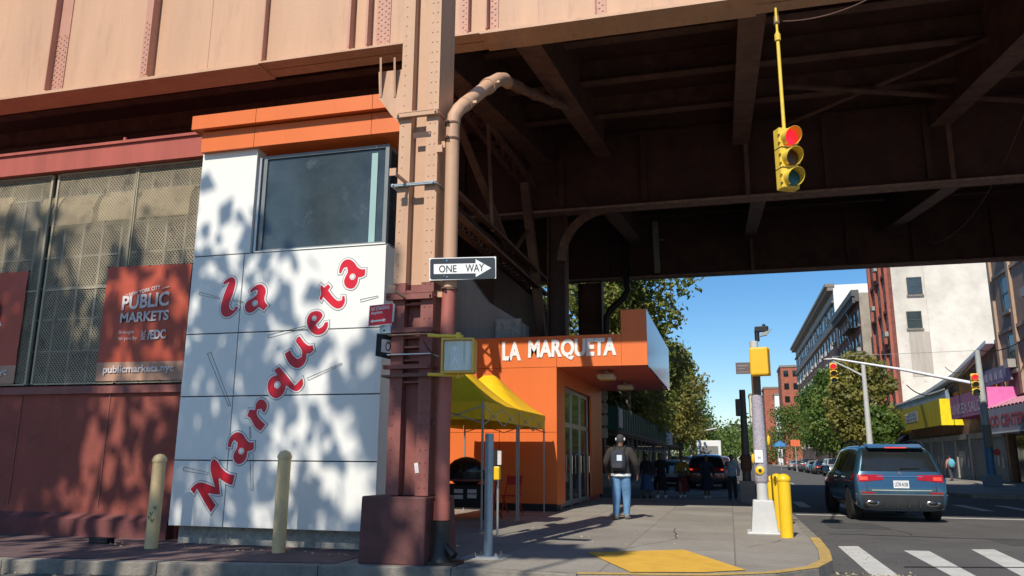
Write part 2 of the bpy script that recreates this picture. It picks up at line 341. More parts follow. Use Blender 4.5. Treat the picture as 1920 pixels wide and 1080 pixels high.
for i, (pts, z) in enumerate((([(-2.9, 10.2), (-1.6, 11.5), (-.9, 13.6), (-1.1, 16)], .154), ([(.2, 12.6), (.9, 14.2), (.6, 16.8)], .154), ([(-1.5, 17.2), (.3, 18.0), (1.2, 17.6)], .154), ([(1.9, 13), (3.4, 14.1), (4.9, 13.9), (6.5, 15)], .008), ([(2.4, 18.2), (4.8, 18.9), (7.5, 18.3)], .008), ([(2.2, 20.6), (3.2, 19.2), (3.4, 17)], .008))):
    struct('pavement_crack' if z > .1 else 'road_crack', crack(pts, z), M['jet'])
# repaired asphalt patches
g = MB(); g.add([(4.6, 15.9, .003), (7.4, 16.2, .003), (7.3, 17.5, .003), (4.5, 17.2, .003)], [(0, 1, 2, 3)]); g.add([(2.0, 18.6, .003), (3.2, 18.7, .003), (3.1, 20.4, .003), (2.0, 20.3, .003)], [(0, 1, 2, 3)]); struct('asphalt_patch', g, mat('newer_asphalt', (.075, .073, .07), .9, .2, 3, grit=.3, gs=60))
# litter and leaves along the kerbs
g = MB()
def bits(n, x0, x1, fy, z, smin=.01, smax=.035):
    for _ in range(n):
        x = random.uniform(x0, x1); y = fy(x)+abs(random.gauss(0, .12))*random.choice((1, 1, -1)); r = random.uniform(smin, smax); a = random.uniform(0, PI)
        t = random.uniform(.006, .03); c, s_ = math.cos(a)*r, math.sin(a)*r
        g.add([(x+c, y+s_, z+.004), (x-s_*.5, y+c*.5, z+t), (x-c, y-s_, z+.006), (x+s_*.6, y-c*.6, z+.005)], [(0, 1, 2, 3)])
bits(110, -9, -3, lambda x: 8.95+(x+4.75)*.17-.22, 0); bits(60, -9, -4.7, lambda x: 9.9, .157); bits(60, 1.2, 2.2, lambda x: 11.2, 0); bits(40, -4, 1, lambda x: 12+random.uniform(0, 5), .15, .008, .02)
for _ in range(80):
    r = random.uniform(.01, .03); x = random.uniform(1.35, 2.4); y = random.uniform(11.5, 21); g.add([(x, y, .006), (x+r, y, .02), (x+r, y+r, .006)], [(0, 1, 2)])
tag(obj('litter', g, mat('dry_leaf', (.42, .34, .2), .8, .5, 30)), 'dry leaves and paper scraps lying along the kerbs', 'litter', kind='stuff')

# ================================================================== VIADUCT
VD = thing('railway_viaduct', 'brown riveted steel railway viaduct crossing above the street', 'viaduct', (0, 14.25, 9.87))
FB = 9.87
def rivrow(mb, x, y, z0, z1, pitch, r=.017, d=(0, -1, 0), stag=0):
    z = z0+stag
    while z < z1: mb.rivet((x, y, z), r, d); z += pitch
web = MB(); web.box(-45, 45, 14.25, 14.27, FB, 13.2); obj('girder_web', web, M['steel'], VD)
fl = MB(); fl.box(-45, 45, 13.92, 14.6, FB, FB+.04); fl.box(-45, 45, 14.12, 14.249, FB+.04, FB+.17)   # bottom flange and its angle
fl.box(-45, -9.6, 13.90, 14.62, FB-.035, FB-.002); fl.box(-4.5, .9, 13.90, 14.62, FB-.035, FB-.002)
for x in np.arange(-24, 6, .22):
    for y in (14.0, 14.1, 14.42, 14.52): fl.rivet((x, y, FB-.036 if (-4.5 < x < .9 or x < -9.6) else FB), .02, (0, 0, -1))
obj('bottom_flange', fl, M['steel'], VD)
def stiff(px, py, wl, wr, leg, darkside=1):
    """web stiffener: a riveted strip flat on the web and an outstanding leg"""
    x = aY(px, py, 14.25).x; mb = MB(); mb.box(x-wl, x+wr, 14.225, 14.249, FB+.175, 13.2)
    if leg: s = x-wl if leg < 0 else x+wr; mb.box(s-.03, s, 14.25-abs(leg), 14.224, FB+.175, 13.2)
    w = wl+wr; n = 2 if w > .3 else 1
    cols = [x-wl+w*.25, x-wl+w*.75] if n == 2 else [x-wl+w*.5]
    for i, c in enumerate(cols):
        for q in (-.035, .035): rivrow(mb, c+q, 14.224, FB+.24, 11.6, .13, .025, stag=0 if q < 0 else .065)
    obj('web_stiffener', mb, M['steel2'], VD)
stiff(108, 160, .17, .17, -.20); stiff(272, 150, .16, .22, .24); stiff(495, 115, .04, .04, .16); stiff(655, 95, .06, .10, .22); stiff(688, 90, .05, .10, .22); stiff(718, 88, .16, .16, 0)
stiff(836, 70, .17, .16, 0); stiff(868, 66, .08, .16, .16); stiff(926, 55, .1, .1, -.2); stiff(1128, 15, .11, .09, -.08)
stiff(-60, 160, .17, .17, .2)
seam = MB()
for px in (395, 1010, 1305): x = aY(px, 60, 14.25).x; seam.box(x-.006, x+.006, 14.243, 14.2495, FB+.175, 13.1)
for x in np.arange(-24, 2, .19): seam.rivet((x, 14.119, FB+.11), .02, (0, -1, 0))
obj('seam', seam, M['steel2'], VD)
tf = MB(); tf.box(-45, 45, 13.95, 14.9, 13.2, 13.26); obj('top_flange', tf, M['steel'], VD)
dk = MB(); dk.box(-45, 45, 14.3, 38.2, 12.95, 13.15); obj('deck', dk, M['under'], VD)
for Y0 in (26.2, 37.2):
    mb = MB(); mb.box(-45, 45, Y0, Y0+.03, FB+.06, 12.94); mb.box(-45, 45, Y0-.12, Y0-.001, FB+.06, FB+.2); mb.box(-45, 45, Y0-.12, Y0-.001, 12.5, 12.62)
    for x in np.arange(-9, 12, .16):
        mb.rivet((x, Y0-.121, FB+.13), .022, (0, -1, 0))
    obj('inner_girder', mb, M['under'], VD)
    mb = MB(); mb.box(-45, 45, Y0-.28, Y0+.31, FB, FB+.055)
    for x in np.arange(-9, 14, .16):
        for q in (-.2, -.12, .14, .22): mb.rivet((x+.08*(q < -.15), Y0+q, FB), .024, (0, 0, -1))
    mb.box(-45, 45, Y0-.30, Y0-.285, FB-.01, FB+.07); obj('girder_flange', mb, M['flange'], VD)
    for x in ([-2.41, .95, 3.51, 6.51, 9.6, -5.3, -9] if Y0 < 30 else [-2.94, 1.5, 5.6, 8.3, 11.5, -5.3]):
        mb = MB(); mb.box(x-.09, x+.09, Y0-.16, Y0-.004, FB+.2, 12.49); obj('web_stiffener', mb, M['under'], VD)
# stringers between the girders
mb = MB()
for Y0, z in ((16.6, 12.05), (18.9, 12.15), (21.3, 12.2), (23.7, 12.2), (28.5, 12.2), (31, 12.2), (33.8, 12.2)):
    mb.box(-45, 45, Y0-.17, Y0+.17, z, z+.035); mb.box(-45, 45, Y0-.012, Y0+.012, z+.036, 12.93)
obj('stringer', mb, M['rust_shade'], VD)
def bracket(p, x0, x1, ya, yb, za, zb):
    mb = MB(); w = x1-x0; xm = (x0+x1)/2
    mb.prism([(x0, ya, za), (x0, yb, zb), (x0, yb, zb+.05), (x0, ya, za+.05)], (w, 0, 0))
    mb.prism([(xm-.012, ya, za+.05), (xm-.012, yb, zb+.05), (xm-.012, yb, 12.94), (xm-.012, ya, 12.94)], (.024, 0, 0))
    for i in range(14):
        t = (i+.5)/14
        for q in (x0+.08, x1-.08, x0+.16, x1-.16): mb.rivet((q, ya+(yb-ya)*t, za+(zb-za)*t), .018, (0, 0, -1))
    obj('floor_beam', mb, M['rust_shade'], p)
bracket(VD, .58, 1.12, 14.62, 26.0, 9.98, 11.75); bracket(VD, 6.6, 7.2, 14.62, 26.0, 9.98, 11.75); bracket(VD, -6.3, -5.7, 14.62, 26, 9.98, 11.75); bracket(VD, -4.02, -3.47, 14.62, 26.0, 9.98, 11.75)
bracket(VD, 7.0, 7.55, 26.6, 37.0, 9.95, 11.4); bracket(VD, 1.1, 1.6, 26.6, 37.0, 9.95, 11.4); bracket(VD, -4.0, -3.4, 26.6, 37, 9.95, 11.4)
# thin posts below the brackets, light conduit
for x, y, z in ((.93, 25.75, 11.7), (7.0, 25.75, 11.7), (1.35, 36.7, 11.4)): mb = MB(); mb.box(x, x+.14, y, y+.15, FB+.06, z); obj('bracket_post', mb, M['rust_shade'], VD)
mb = MB(); mb.bar(aY(1228, 415, 37.0), aY(1233, 512, 37.0), .28, .05); mb.bar(aY(1233, 450, 36.96), aY(1246, 450, 36.96), .12, .04); obj('painted_patch', mb, mat('grey_patch', (.32, .32, .28), .8), VD)
mb = MB(); mb.tube([(-3.0, 17.9, 11.9), (-.5, 17.9, 11.95), (4, 17.9, 11.9), (12, 17.9, 11.95)], .10, 8); obj('conduit', mb, mat('chipped_pipe', (.25, .17, .13), .6, .3, 6, spots=(.6, .6, .55), thr=(.5, .56)), VD)
mb = MB(); mb.bar((2.0, 22, 11.8), (9, 25, 11.9), .2, .06); mb.bar((2, 25.5, 12), (9, 19, 12), .16, .05); obj('cross_brace', mb, M['rust_shade'], VD)
# lattice trusses in the column line
def lattice(p, x, ya, yb, z, h, n, m):
    mb = MB()
    for s in (0, 1):
        for xx in (x-.22, x+.22): mb.bar((xx, ya, z+s*h), (xx, yb, z+s*h), .16, .10)
    for i in range(n):
        y0 = ya+(yb-ya)*i/n; y1 = ya+(yb-ya)*(i+1)/n
        mb.bar((x-.22, y0, z+(i % 2)*h), (x-.22, y1, z+((i+1) % 2)*h), .06, .03); mb.bar((x-.22, y0, z), (x+.22, y1, z), .05, .02); mb.bar((x+.22, y0, z), (x-.22, y1, z), .05, .02)
    obj('lattice_truss', mb, m, p)
lattice(VD, -6.5, 15.2, 28.0, 7.35, .55, 30, M['rust_shade']); lattice(VD, -6.5, 16.5, 29.5, 10.9, .8, 18, M['rust_shade'])
mb = MB(); mb.bar((-6.5, 16, 11), (-6.5, 23.5, 7.9), .2, .1); mb.bar((-6.5, 24, 7.9), (-6.5, 28.4, 11), .12, .08); mb.bar((-6.3, 21, 7.8), (-6.3, 20.4, 11), .1, .05); mb.bar((-6.5, 25.5, 10.9), (-6.2, 27.6, 4.5), .3, .2)
obj('diagonal_brace', mb, M['rust_shade'], VD)
# arched knee brace at the second girder
mb = MB(); pts = []
for i in range(9):
    a = PI/2*i/8; pts.append((-5.35+1.75*math.sin(a)*.9, 26.2, 8.0+1.8*math.sin(a)+.0*a))
pts = [(-5.3+1.6*(1-math.cos(PI/2*i/8)), 26.0, 8.1+1.72*math.sin(PI/2*i/8)) for i in range(9)]
for a, b in zip(pts, pts[1:]): mb.bar(a, b, .3, .06, up=(0, 1, 0))
obj('knee_brace', mb, M['rust_shade'], VD)
# columns inside
def boxcol(name, label, x, y, w, d, z1, m):
    t = thing(name, label, 'column', (x, y, .15)); mb = MB()
    for s in (-1, 1): mb.box(x+s*w/2-.03, x+s*w/2+.03, y-d/2, y+d/2, .75, z1)
    mb.box(x-w/2+.031, x+w/2-.031, y-.02, y+.02, .75, z1); obj('shaft', mb, m, t)
    b = MB(); b.box(x-w*.75, x+w*.75, y-d*.75, y+d*.75, .15, .75); obj('base', b, M['conc'], t, bevel=.03)
    return t
boxcol('steel_column', 'dark steel column under the second girder behind the orange market front', -5.55, 26.6, .6, .6, FB, M['under'])
boxcol('steel_column', 'wide dark steel column at the far side of the viaduct beside the trees', -6.2, 37.6, 1.1, .7, FB, M['under'])
# far drain pipe with a bend
t = thing('drain_pipe', 'black bent drain pipe hanging from the far girder in front of the trees', 'pipe', aY(1135, 620, 36.4)); mb = MB()
mb.tube([aY(x, y, 36.4) for x, y in [(1168, 415), (1172, 470), (1174, 530), (1177, 545), (1170, 558), (1143, 583), (1137, 595), (1136, 640), (1137, 720)]], .16, 10); obj('pipe', mb, M['jet'], t, smooth=True)
mb = MB(); mb.tube([aY(1174, 500, 36.4), aY(1175, 508, 36.4)], .2, 10); obj('collar', mb, M['jet'], t)

# ================================================================== NEAR COLUMN
CX0, CX1, CY0, CY1, CT = -4.13, -3.57, 9.3, 9.85, 8.6
def crest(z): return z
C1 = thing('steel_column', 'peach painted riveted steel column rising from a dark red concrete block at the kerb', 'column', (-3.85, 9.55, .15))
def colpart(z0, z1, m, nm):
    mb = MB(); w = .17
    mb.box(CX0, CX0+w, CY0, CY0+.02, z0, z1); mb.box(CX1-w, CX1, CY0, CY0+.02, z0, z1)          # front flanges
    mb.box(CX0+w-.03, CX0+w, CY0+.021, CY1, z0, z1); mb.box(CX1-.03, CX1, CY0+.021, CY1, z0, z1)   # sides
    mb.box(CX0+w+.001, CX1-.031, CY0+.14, CY0+.16, z0, z1)                                              # recessed web
    mb.box(CX0, CX0+.02, CY0+.021, CY1, z0, z1)
    mb.box(CX0, CX1, CY1+.001, CY1+.02, z0, z1)
    for x in (CX1-.05, CX1-.12, CX0+.05): rivrow(mb, x, CY0, z0+.1, z1, .15, .014)
    obj(nm, mb, m, C1)
BASEM = mat('dark_oxide_block', (.12, .042, .038), .75, .25, 3, bump=.4, bscale=10, col2=(.07, .03, .028))
colpart(3.62, CT, M['steel'], 'upper_shaft'); colpart(.95, 3.615, M['oxide'], 'lower_shaft')
b = MB(); b.prism([(-4.62, 9.03, .14), (-3.5, 9.0, .14), (-3.42, 9.95, .14), (-4.55, 10.05, .14)], (0, 0, .01))
b = MB()
lo = [(-4.40, 9.17), (-3.56, 9.19), (-3.42, 10.0), (-4.34, 10.05)]; hi = [(-4.40, 9.2), (-3.56, 9.21), (-3.45, 9.95), (-4.34, 9.98)]
b.add([(x, y, .148) for x, y in lo]+[(x, y, .94) for x, y in hi], [(3, 2, 1, 0), (4, 5, 6, 7), (0, 1, 5, 4), (1, 2, 6, 5), (2, 3, 7, 6), (3, 0, 4, 7)])
obj('concrete_base', b, BASEM, C1, bevel=.02)
def band(y_px, h=.07, m='steel', x0=-4.16, x1=-3.56, bolt=True):
    z = aY(775, y_px, CY0).z; mb = MB(); mb.box(x0, x1, CY0-.07, CY0-.002, z-h/2, z+h/2)
    mb.box(x0, x1, CY0-.075, CY0-.0705, z+h/2-.012, z+h/2)
    if bolt:
        for x in (x0+.03, x1-.03): mb.tube([(x, CY0-.1, z), (x, CY0-.05, z)], .014, 8)
    mb.tube([(x1, CY0-.03, z), (x1+.01, CY1+.05, z)], .012, 6); mb.tube([(x0, CY0-.03, z), (x0, CY1+.05, z)], .012, 6)
    obj('clamp_band', mb, M[m], C1)
band(217, .07); band(348, .03, 'galv', -4.19); band(556, .09, 'oxide', -4.2); band(620, .06, 'oxide', -4.22); band(688, .05, 'oxide', -4.2, -3.56); band(705, .025, 'rust_shade', -4.22, -3.56); band(665, .012, 'alu', -4.15, -3.56, False); band(628, .012, 'steel', -4.15, -3.56, False)
mb = MB()                                                         # battens across the recessed web
for y in (545, 570, 632, 650, 675, 700, 716): z = aY(775, y, CY0).z; mb.box(CX0+.171, CX1-.171, CY0+.02, CY0+.139, z-.012, z+.012)
mb.box(CX0+.171, CX1-.171, CY0+.005, CY0+.02, 3.42, 3.50)
obj('batten', mb, M['oxide'], C1)
mb = MB(); mb.box(CX0+.2, CX1-.1, CY0-.002, CY0+.0, 5.62, 5.70); obj('vent_slot', mb, M['under'], C1)
# gusset brackets below the girder end
mb = MB()
mb.prism([aY(x, y, CY0+.02) for x, y in [(710, 135), (758, 130), (750, 232), (733, 215), (711, 185)]], (0, .02, 0))
for px in (712, 738): mb.prism([aY(px, 108, CY0-.12), aY(px, 182, CY0+.01), aY(px, 108, CY0+.01)], (.03, 0, 0))
obj('gusset', mb, M['steel'], C1)
mb = MB(); a = aY(738, 323, CY0-.3); b_ = aY(766, 346, CY0-.01); mb.bar(a, b_, .035); mb.box(a.x-.05, a.x+.04, a.y-.02, a.y, a.z-.05, a.z+.05)
a = aY(736, 543, CY0-.3); b_ = aY(765, 560, CY0-.01); mb.bar(a, b_, .035); mb.box(a.x-.05, a.x+.04, a.y-.02, a.y, a.z-.05, a.z+.05)
obj('stub_arm', mb, M['steel'], C1)
mb = MB(); mb.bar(aY(780, 868, CY0-.004), aY(782, 887, CY0-.004), .05, .004, up=(0, 1, 0)); obj('sticker', mb, M['bwhite'], C1)
# downpipe
DP = thing('drain_pipe', 'peach and oxide red downpipe bolted beside the steel column with a bent top', 'pipe', (-3.36, 9.42, .15))
PY = 9.42; pr = .092; top = aY(849, 235, PY); e1 = aY(862, 203, PY); e2p = aY(935, 150, PY+.5); e3 = aY(952, 152, PY+.9)
xb = aY(829, 960, PY); x_mid = aY(843, 540, PY)
mb = MB(); mb.tube([x_mid, aY(848, 300, PY), aY(849, 240, PY), aY(852, 218, PY), aY(860, 205, PY+.03), aY(873, 194, PY+.25), aY(905, 169, 11.8), aY(922, 156, 13.0), aY(935, 149, 13.9), aY(946, 149, 14.6), aY(953, 156, 15.2)], [pr]*4+[pr, pr*1.06, pr*1.25, pr*1.37, pr*1.46, pr*1.5, pr*1.4], 18); obj('pipe', mb, M['steel'], DP, smooth=True)
mb = MB(); mb.tube([aY(951, 153, 15.0), aY(985, 170, 16.3), aY(1015, 182, 17.3), aY(1060, 200, 19)], [pr*1.35, pr*1.2, pr*1.2, pr*1.2], 16)
for a, b, y in ((970, 162.5, 15.75), (1000, 176, 16.8), (1035, 190, 18.05)): c = aY(a, b, y); d = (aY(a+8, b+4, y+.25)-c); mb.tube([c, c+d*.5], pr*1.5, 14)
obj('under_deck_pipe', mb, M['rust_shade'], DP, smooth=True)  # same pipe past the bend, coloured darker to give the deck's shade
mb = MB(); mb.tube([aY(829, 940, PY), aY(831, 790, PY), aY(838, 640, PY), aY(842.5, 541, PY)], pr*.99, 18); mb.tube([aY(828, 975, PY), aY(829, 940, PY)], pr*1.1, 18); obj('lower_pipe', mb, M['oxide_pipe'], DP, smooth=True)
mb = MB(); mb.tube([aY(826, 1052, PY), aY(826, 1040, PY), aY(827, 1005, PY), aY(828, 976, PY)], [.17, .13, .115, .115], 14); mb.tube([aY(824, 1010, PY), aY(852, 1042, PY-.1)], .05, 8); mb.box(xb.x-.2, xb.x+.24, PY-.16, PY+.16, .15, .19); obj('drain_shoe', mb, M['jet'], DP, smooth=True)
for px, py, dx in ((848, 262, 0), (848, 233, 0), (843, 522, 0), (843, 543, 0)):
    c = aY(px, py, PY); mb = MB(); mb.tube([c-Z*.012, c+Z*.012], pr*1.16, 18); mb.tube([c+Vector((-.02, -pr*1.1, 0)), c+Vector((-.02, -pr-.06, 0))], .013, 6); mb.tube([c+Vector((-.08, -pr, 0)), c+Vector((-.02, -pr-.05, .0))], .012, 6); obj('clamp', mb, M['rust_shade'], DP)
for (p, q) in (((874, 194, .3), (870, 197, .2)), ((918, 159.5, 3.3), (913, 163, 2.95))):
    a = aY(p[0], p[1], PY+p[2]); b_ = aY(q[0], q[1], PY+q[2]); rr = pr*(1.15 if p[0] < 900 else 1.6); mb = MB(); mb.tube([a, b_], rr, 18); d = (a-b_).normalized(); s_ = d.cross(Vector((0, 1, 0))).normalized()
    for s in (-1, 1): mb.bar(a+s_*rr*.9*s, a+s_*s*(rr+.05), .03, .04)
    obj('clamp', mb, M['steel'], DP)
for py in (270, 550, 792):
    c = aY(833 if py > 700 else 845, py, PY); mb = MB(); mb.bar((CX1+.0, PY+.0, c.z), (c.x-pr*.8, PY, c.z), .03, .09); obj('bracket', mb, M['steel'] if py < 700 else M['oxide'], DP)
mb = MB(); c = aY(833, 285, PY); mb.box(c.x-.06, c.x+.02, PY-.14, PY-.1, c.z-.05, c.z+.05); obj('junction_box', mb, M['steel'], DP)
# ================================================================== RED MARKET BUILDING (LEFT)
WY = 10.9
MK = thing('market_building', 'dark red painted market hall with tall windows behind wire mesh', 'building', (-14, WY, .15))
zs = aY(190, 722, WY).z; zc0 = aY(190, 320, WY).z; zc1 = aY(190, 283, WY).z
mb = MB(); mb.box(-30, -8.3, WY, WY+.3, .15, zs); obj('lower_wall', mb, M['redwall'], MK)
mb = MB(); mb.box(-30, -8.2, WY+.3, 36, .15, zc1-.3); obj('hall', mb, M['redwall'], MK)
mb = MB(); mb.box(-30, -8.35, WY-.17, WY-.001, .14, .42); mb.prism([(-30, WY-.17, .42), (-30, WY, .42), (-30, WY, .5)], (21.65, 0, 0)); obj('plinth', mb, M['curb'], MK)
mb = MB(); mb.box(-30, -8.35, WY-.06, WY-.002, zs-.14, zs-.02); 
for px in (28, 195): x = aY(px, 850, WY).x; mb.box(x-.012, x+.012, WY-.012, WY-.001, .6, zs-.15)
obj('wall_trim', mb, M['oxide'], MK)
mb = MB(); mb.box(-30, -8.2, WY-.18, WY+.3, zc0, zc1); mb.box(-30, -8.2, WY-.22, WY+.3, zc1+.001, zc1+.05); obj('cornice', mb, M['redcorn'], MK)
mb = MB(); p = aY(225, 275, WY); mb.tube([(p.x, WY+.1, zc1), (p.x, WY+.1, zc1+.25)], .03, 8); obj('vent_pipe', mb, M['redcorn'], MK)
# window wall behind the mesh
WB = WY+.12
mb = MB(); mb.box(-30, -8.3, WB+.05, WB+.1, zs, zc0); obj('window_wall', mb, mat('grey_window_wall', (.10, .095, .085), .8, .3, 2, col2=(.05, .05, .048)), MK)
zmid = aY(190, 430, WY).z
for i, (pa, pb) in enumerate(((-60, 52), (72, 214), (228, 372))):
    x0 = aY(pa, 560, WB).x; x1 = aY(pb, 560, WB).x
    wf = MB(); n = 4
    for k in range(n+1): x = x0+(x1-x0)*k/n; wf.box(x-.02, x+.02, WB-.005, WB+.03, zs+.02, zc0-.03)
    k = 0; z = zs+.05
    while z < zc0: wf.box(x0, x1, WB-.002, WB+.027, z-.015, z+.015); z += .56
    w = obj('window', wf, mat('window_bars', (.24, .23, .20), .6, .2, 4), MK)
    gl = MB(); gl.box(x0, x1, WB+.032, WB+.04, zs+.02, zmid); obj('pane', gl, mat('dark_grimy_pane', (.022, .023, .022), .6, .4, 2), w)
    gl = MB(); gl.box(x0, x1, WB+.032, WB+.04, zmid+.01, zc0-.1); obj('upper_pane', gl, mat('grimy_pane', (.10, .10, .092), .6, .35, 3), w)
# curved hopper awnings
awm = mat('tan_awning', (.30, .23, .13), .7, .12, 5, streak=True)
def awning(px0, px1, yt, yb, proj):
    a = aY(px0, yt, WB); b = aY(px1, yt, WB); zt = a.z; zb = aY(px0, yb, WB).z; mb = MB(); n = 9; P = []
    for i in range(n+1):
        t = i/n; P.append((WB-.005-proj*math.sin(PI/2*min(1, t*1.6)), zt-(zt-zb)*t))
    for x in (a.x, b.x): mb.v += [(x, y, z) for y, z in P]
    m_ = n+1; mb.f += [(i, i+1, i+1+m_, i+m_) for i in range(n)] + [tuple(range(m_)), tuple(range(m_, 2*m_))]
    obj('awning', mb, awm, MK, smooth=True)
awning(-30, 30, 374, 436, .125); awning(84, 188, 374, 430, .125); awning(200, 366, 362, 418, .125)
# wire mesh screens
SY = WY-.04
for pa, pb in ((-60, 70), (82, 232), (234, 378)):
    x0 = aY(pa, 560, SY).x; x1 = min(aY(pb, 560, SY).x, -8.3); z0, z1 = zs+.03, zc0-.02; mb = MB(); w = .0075; pit = .058
    for s in (-1, 1):
        k = x0-(z1-z0)*.62; 
        c = x0-(z1-z0) if s > 0 else x0
        while c < x1+(z1-z0):
            # line x = c + s*(z-z0)*.9
            q = .9; za, zb_ = z0, z1; xa = c; xb_ = c+s*(z1-z0)*q
            def clip(xc): return z0+(xc-c)/(s*q)
            lo, hi = z0, z1
            zc_, zd_ = sorted((clip(x0), clip(x1))); lo = max(lo, zc_); hi = min(hi, zd_)
            if hi-lo > .02:
                A = (c+s*(lo-z0)*q, lo); B = (c+s*(hi-z0)*q, hi); mb.add([(A[0]-w, SY, A[1]), (A[0]+w, SY, A[1]), (B[0]+w, SY, B[1]), (B[0]-w, SY, B[1])], [(0, 1, 2, 3)])
            c += pit
    sc = obj('mesh_screen', mb, mat('rusty_mesh', (.50, .41, .27), .6, .3, 1.5, col2=(.22, .18, .13), thr=(.42, .55)), MK)
    fr = MB()
    for x in (x0, x1): fr.box(x-.02, x+.02, SY-.02, SY+.02, z0, z1)
    for z in (z0, z1, (z0+z1)/2-.25): fr.box(x0+.02, x1-.02, SY-.012, SY+.012, z-.012, z+.012)
    obj('screen_frame', fr, mat('screen_frame_paint', (.42, .36, .24), .6), sc)
# ---- banners
def quadp(pxs, Y): return [aY(x, y, Y) for x, y in pxs]
def lerp(a, b, t): return a+(b-a)*t
def banner(name, label, corners, split, texts, Y=WY-.075):
    tl, tr, br, bl = quadp(corners, Y); t = thing(name, label, 'banner', tuple(bl)); sL = lerp(tl, bl, split); sR = lerp(tr, br, split)
    mb = MB(); nx, nz = 14, 14; o = 0
    for j in range(nz+1):
        for i in range(nx+1):
            p = lerp(lerp(tl, tr, i/nx), lerp(sL, sR, i/nx), j/nz); p = p+Vector((0, .006*math.sin(i*1.1+j*.7)+.004*math.sin(j*1.9), 0)); mb.v.append(tuple(p))
    for j in range(nz):
        for i in range(nx): a = j*(nx+1)+i; mb.f.append((a, a+1, a+nx+2, a+nx+1))
    obj('cloth', mb, M['banner'], t, smooth=2)
    mb = MB(); mb.prism([sL, sR, br, bl], (0, .005, 0)); obj('footer', mb, M['bannert'], t)
    mb = MB()
    for s in [lerp(tl, tr, k/4) for k in range(5)]+[lerp(bl, br, k/4) for k in range(5)]: mb.tube([s+Vector((0, -.004, 0)), s+Vector((0, .03, 0))], .012, 6)
    obj('grommet', mb, M['jet'], t)
    if texts:
        mb = MB()
        for tx, ll, lr, ul, b in texts: lettering(mb, tx, *quadp((ll, lr, ul), Y-.013), bold=b)
        obj('lettering', mb, M['bwhite'], t)
    return t
bt = banner('banner', 'red market banner beside the white sign tower, reading public markets', [(203, 501), (360, 494), (341, 712), (178, 715)], .84,
    [('NEW YORK CITY', (242, 556), (301, 541), (242.5, 549), .02), ('PUBLIC', (228, 582), (316, 573), (231, 555), .03), ('MARKETS', (225, 606), (316, 600), (227, 587), .03),
     ('Brought', (223, 628), (252, 627), (223.7, 620), 0), ('to you by', (222, 640), (257, 639), (222.7, 631), 0), ('/EDC', (276, 637), (311, 635), (277, 619), .04), ('NYC', (273, 637), (274.5, 619), (264, 637), .04),
     ('publicmarkets.nyc', (193, 704), (326, 700), (194, 686), .02)])
mb = MB(); mb.bar(aY(236, 552.5, WY-.09), aY(240, 552, WY-.09), .01, .004, up=(0, 1, 0)); mb.bar(aY(304, 541, WY-.09), aY(318, 537, WY-.09), .01, .004, up=(0, 1, 0)); obj('rule', mb, M['bwhite'], bt)
b2 = banner('banner', 'red market banner with a round pale emblem at the far left of the wall', [(-105, 520), (54, 508), (25, 719), (-125, 726)], .84,
    [('publicmarkets.nyc', (-113, 711), (13, 707), (-112, 694), .02), ('LA MARQUETA', (-90, 618), (4, 613), (-89, 607), .03)])
c = aY(-30, 590, WY-.09); mb = MB(); mb.lathe(c, [(.36, 0), (.36, .004)], 32, (0, -1, 0)); obj('emblem_ring', mb, M['navy'], b2)
mb = MB(); mb.lathe(c+Vector((0, -.005, 0)), [(.31, 0), (.31, .003)], 32, (0, -1, 0)); obj('emblem_disc', mb, M['bblue'], b2)
mb = MB()
for a in np.arange(-1.2, 1.3, .4): p = c+Vector((.22*math.cos(a), -.01, .22*math.sin(a))); mb.bar(p, p+Vector((.05*math.cos(a+.6), 0, .05*math.sin(a+.6))), .012, .003, up=(0, 1, 0))
mb.bar(c+Vector((-.3, -.01, -.2)), c+Vector((.3, -.01, -.2)), .10, .004, up=(0, 1, 0)); obj('emblem_figure', mb, M['navy'], b2)
# bird bait / black tray at the plinth
t = thing('bait_box', 'small black box on the pavement at the foot of the red wall', 'box', (*aZ(190, 1018, .16).xy, .16)); p = t.location
mb = MB(); mb.box(p.x-.16, p.x+.16, p.y-.08, p.y+.08, .16, .22); obj('body', mb, M['jet'], t, bevel=.01); mb = MB(); mb.box(p.x-.17, p.x+.17, p.y-.09, p.y+.09, .221, .235); obj('lid', mb, M['trim'], t, bevel=.005)

# ================================================================== WHITE SIGN TOWER
TY = 10.3
TW = thing('sign_tower', 'white panelled corner tower with red hand lettering and an orange roof band', 'tower', (aY(520, 900, TY).x, TY, .15))
xL = aY(315, 988, TY).x; xR = aY(714, 700, TY).x; zb = aY(500, 991, TY).z; ztop = aY(420, 272, TY).z
zj = [zb, aY(500, 864, TY).z, aY(500, 741.5, TY).z, aY(500, 621.5, TY).z, aY(500, 472.5, TY).z]
xj = aY(437, 740, TY).x; xw = aY(478, 400, TY).x; xr2 = aY(722, 465, TY).x
mb = MB(); mb.box(xL+.03, xR-.03, TY+.05, TY+.06, zb, zj[4]+.01); mb.box(xL+.02, xL+.03, TY+.02, TY+.73, zb, ztop); obj('backing', mb, M['joint'], TW)
g_ = .008
for i in range(4):
    for k, (a, b) in enumerate(((xL, xj-g_), (xj+g_, xR))):
        if i == 3 and k == 1: b = xR
        mb = MB(); mb.box(a, b, TY, TY+.04, zj[i]+(g_ if i else 0), zj[i+1]-g_); obj('panel', mb, M['white'], TW, bevel=.004)
xwp = aY(487, 400, TY).x
mb = MB(); mb.box(xL, aY(474, 400, TY).x, TY, TY+.04, zj[4]+g_, ztop); mb.box(aY(474, 400, TY).x-.03, aY(474, 400, TY).x, TY+.041, TY+.25, zj[4], ztop); obj('panel', mb, M['white'], TW, bevel=.004)
mb = MB(); mb.box(xL+.1, xR-.02, TY+.5, TY+.74, zb+.02, zj[4]-.02); obj('core', mb, M['conc'], TW)
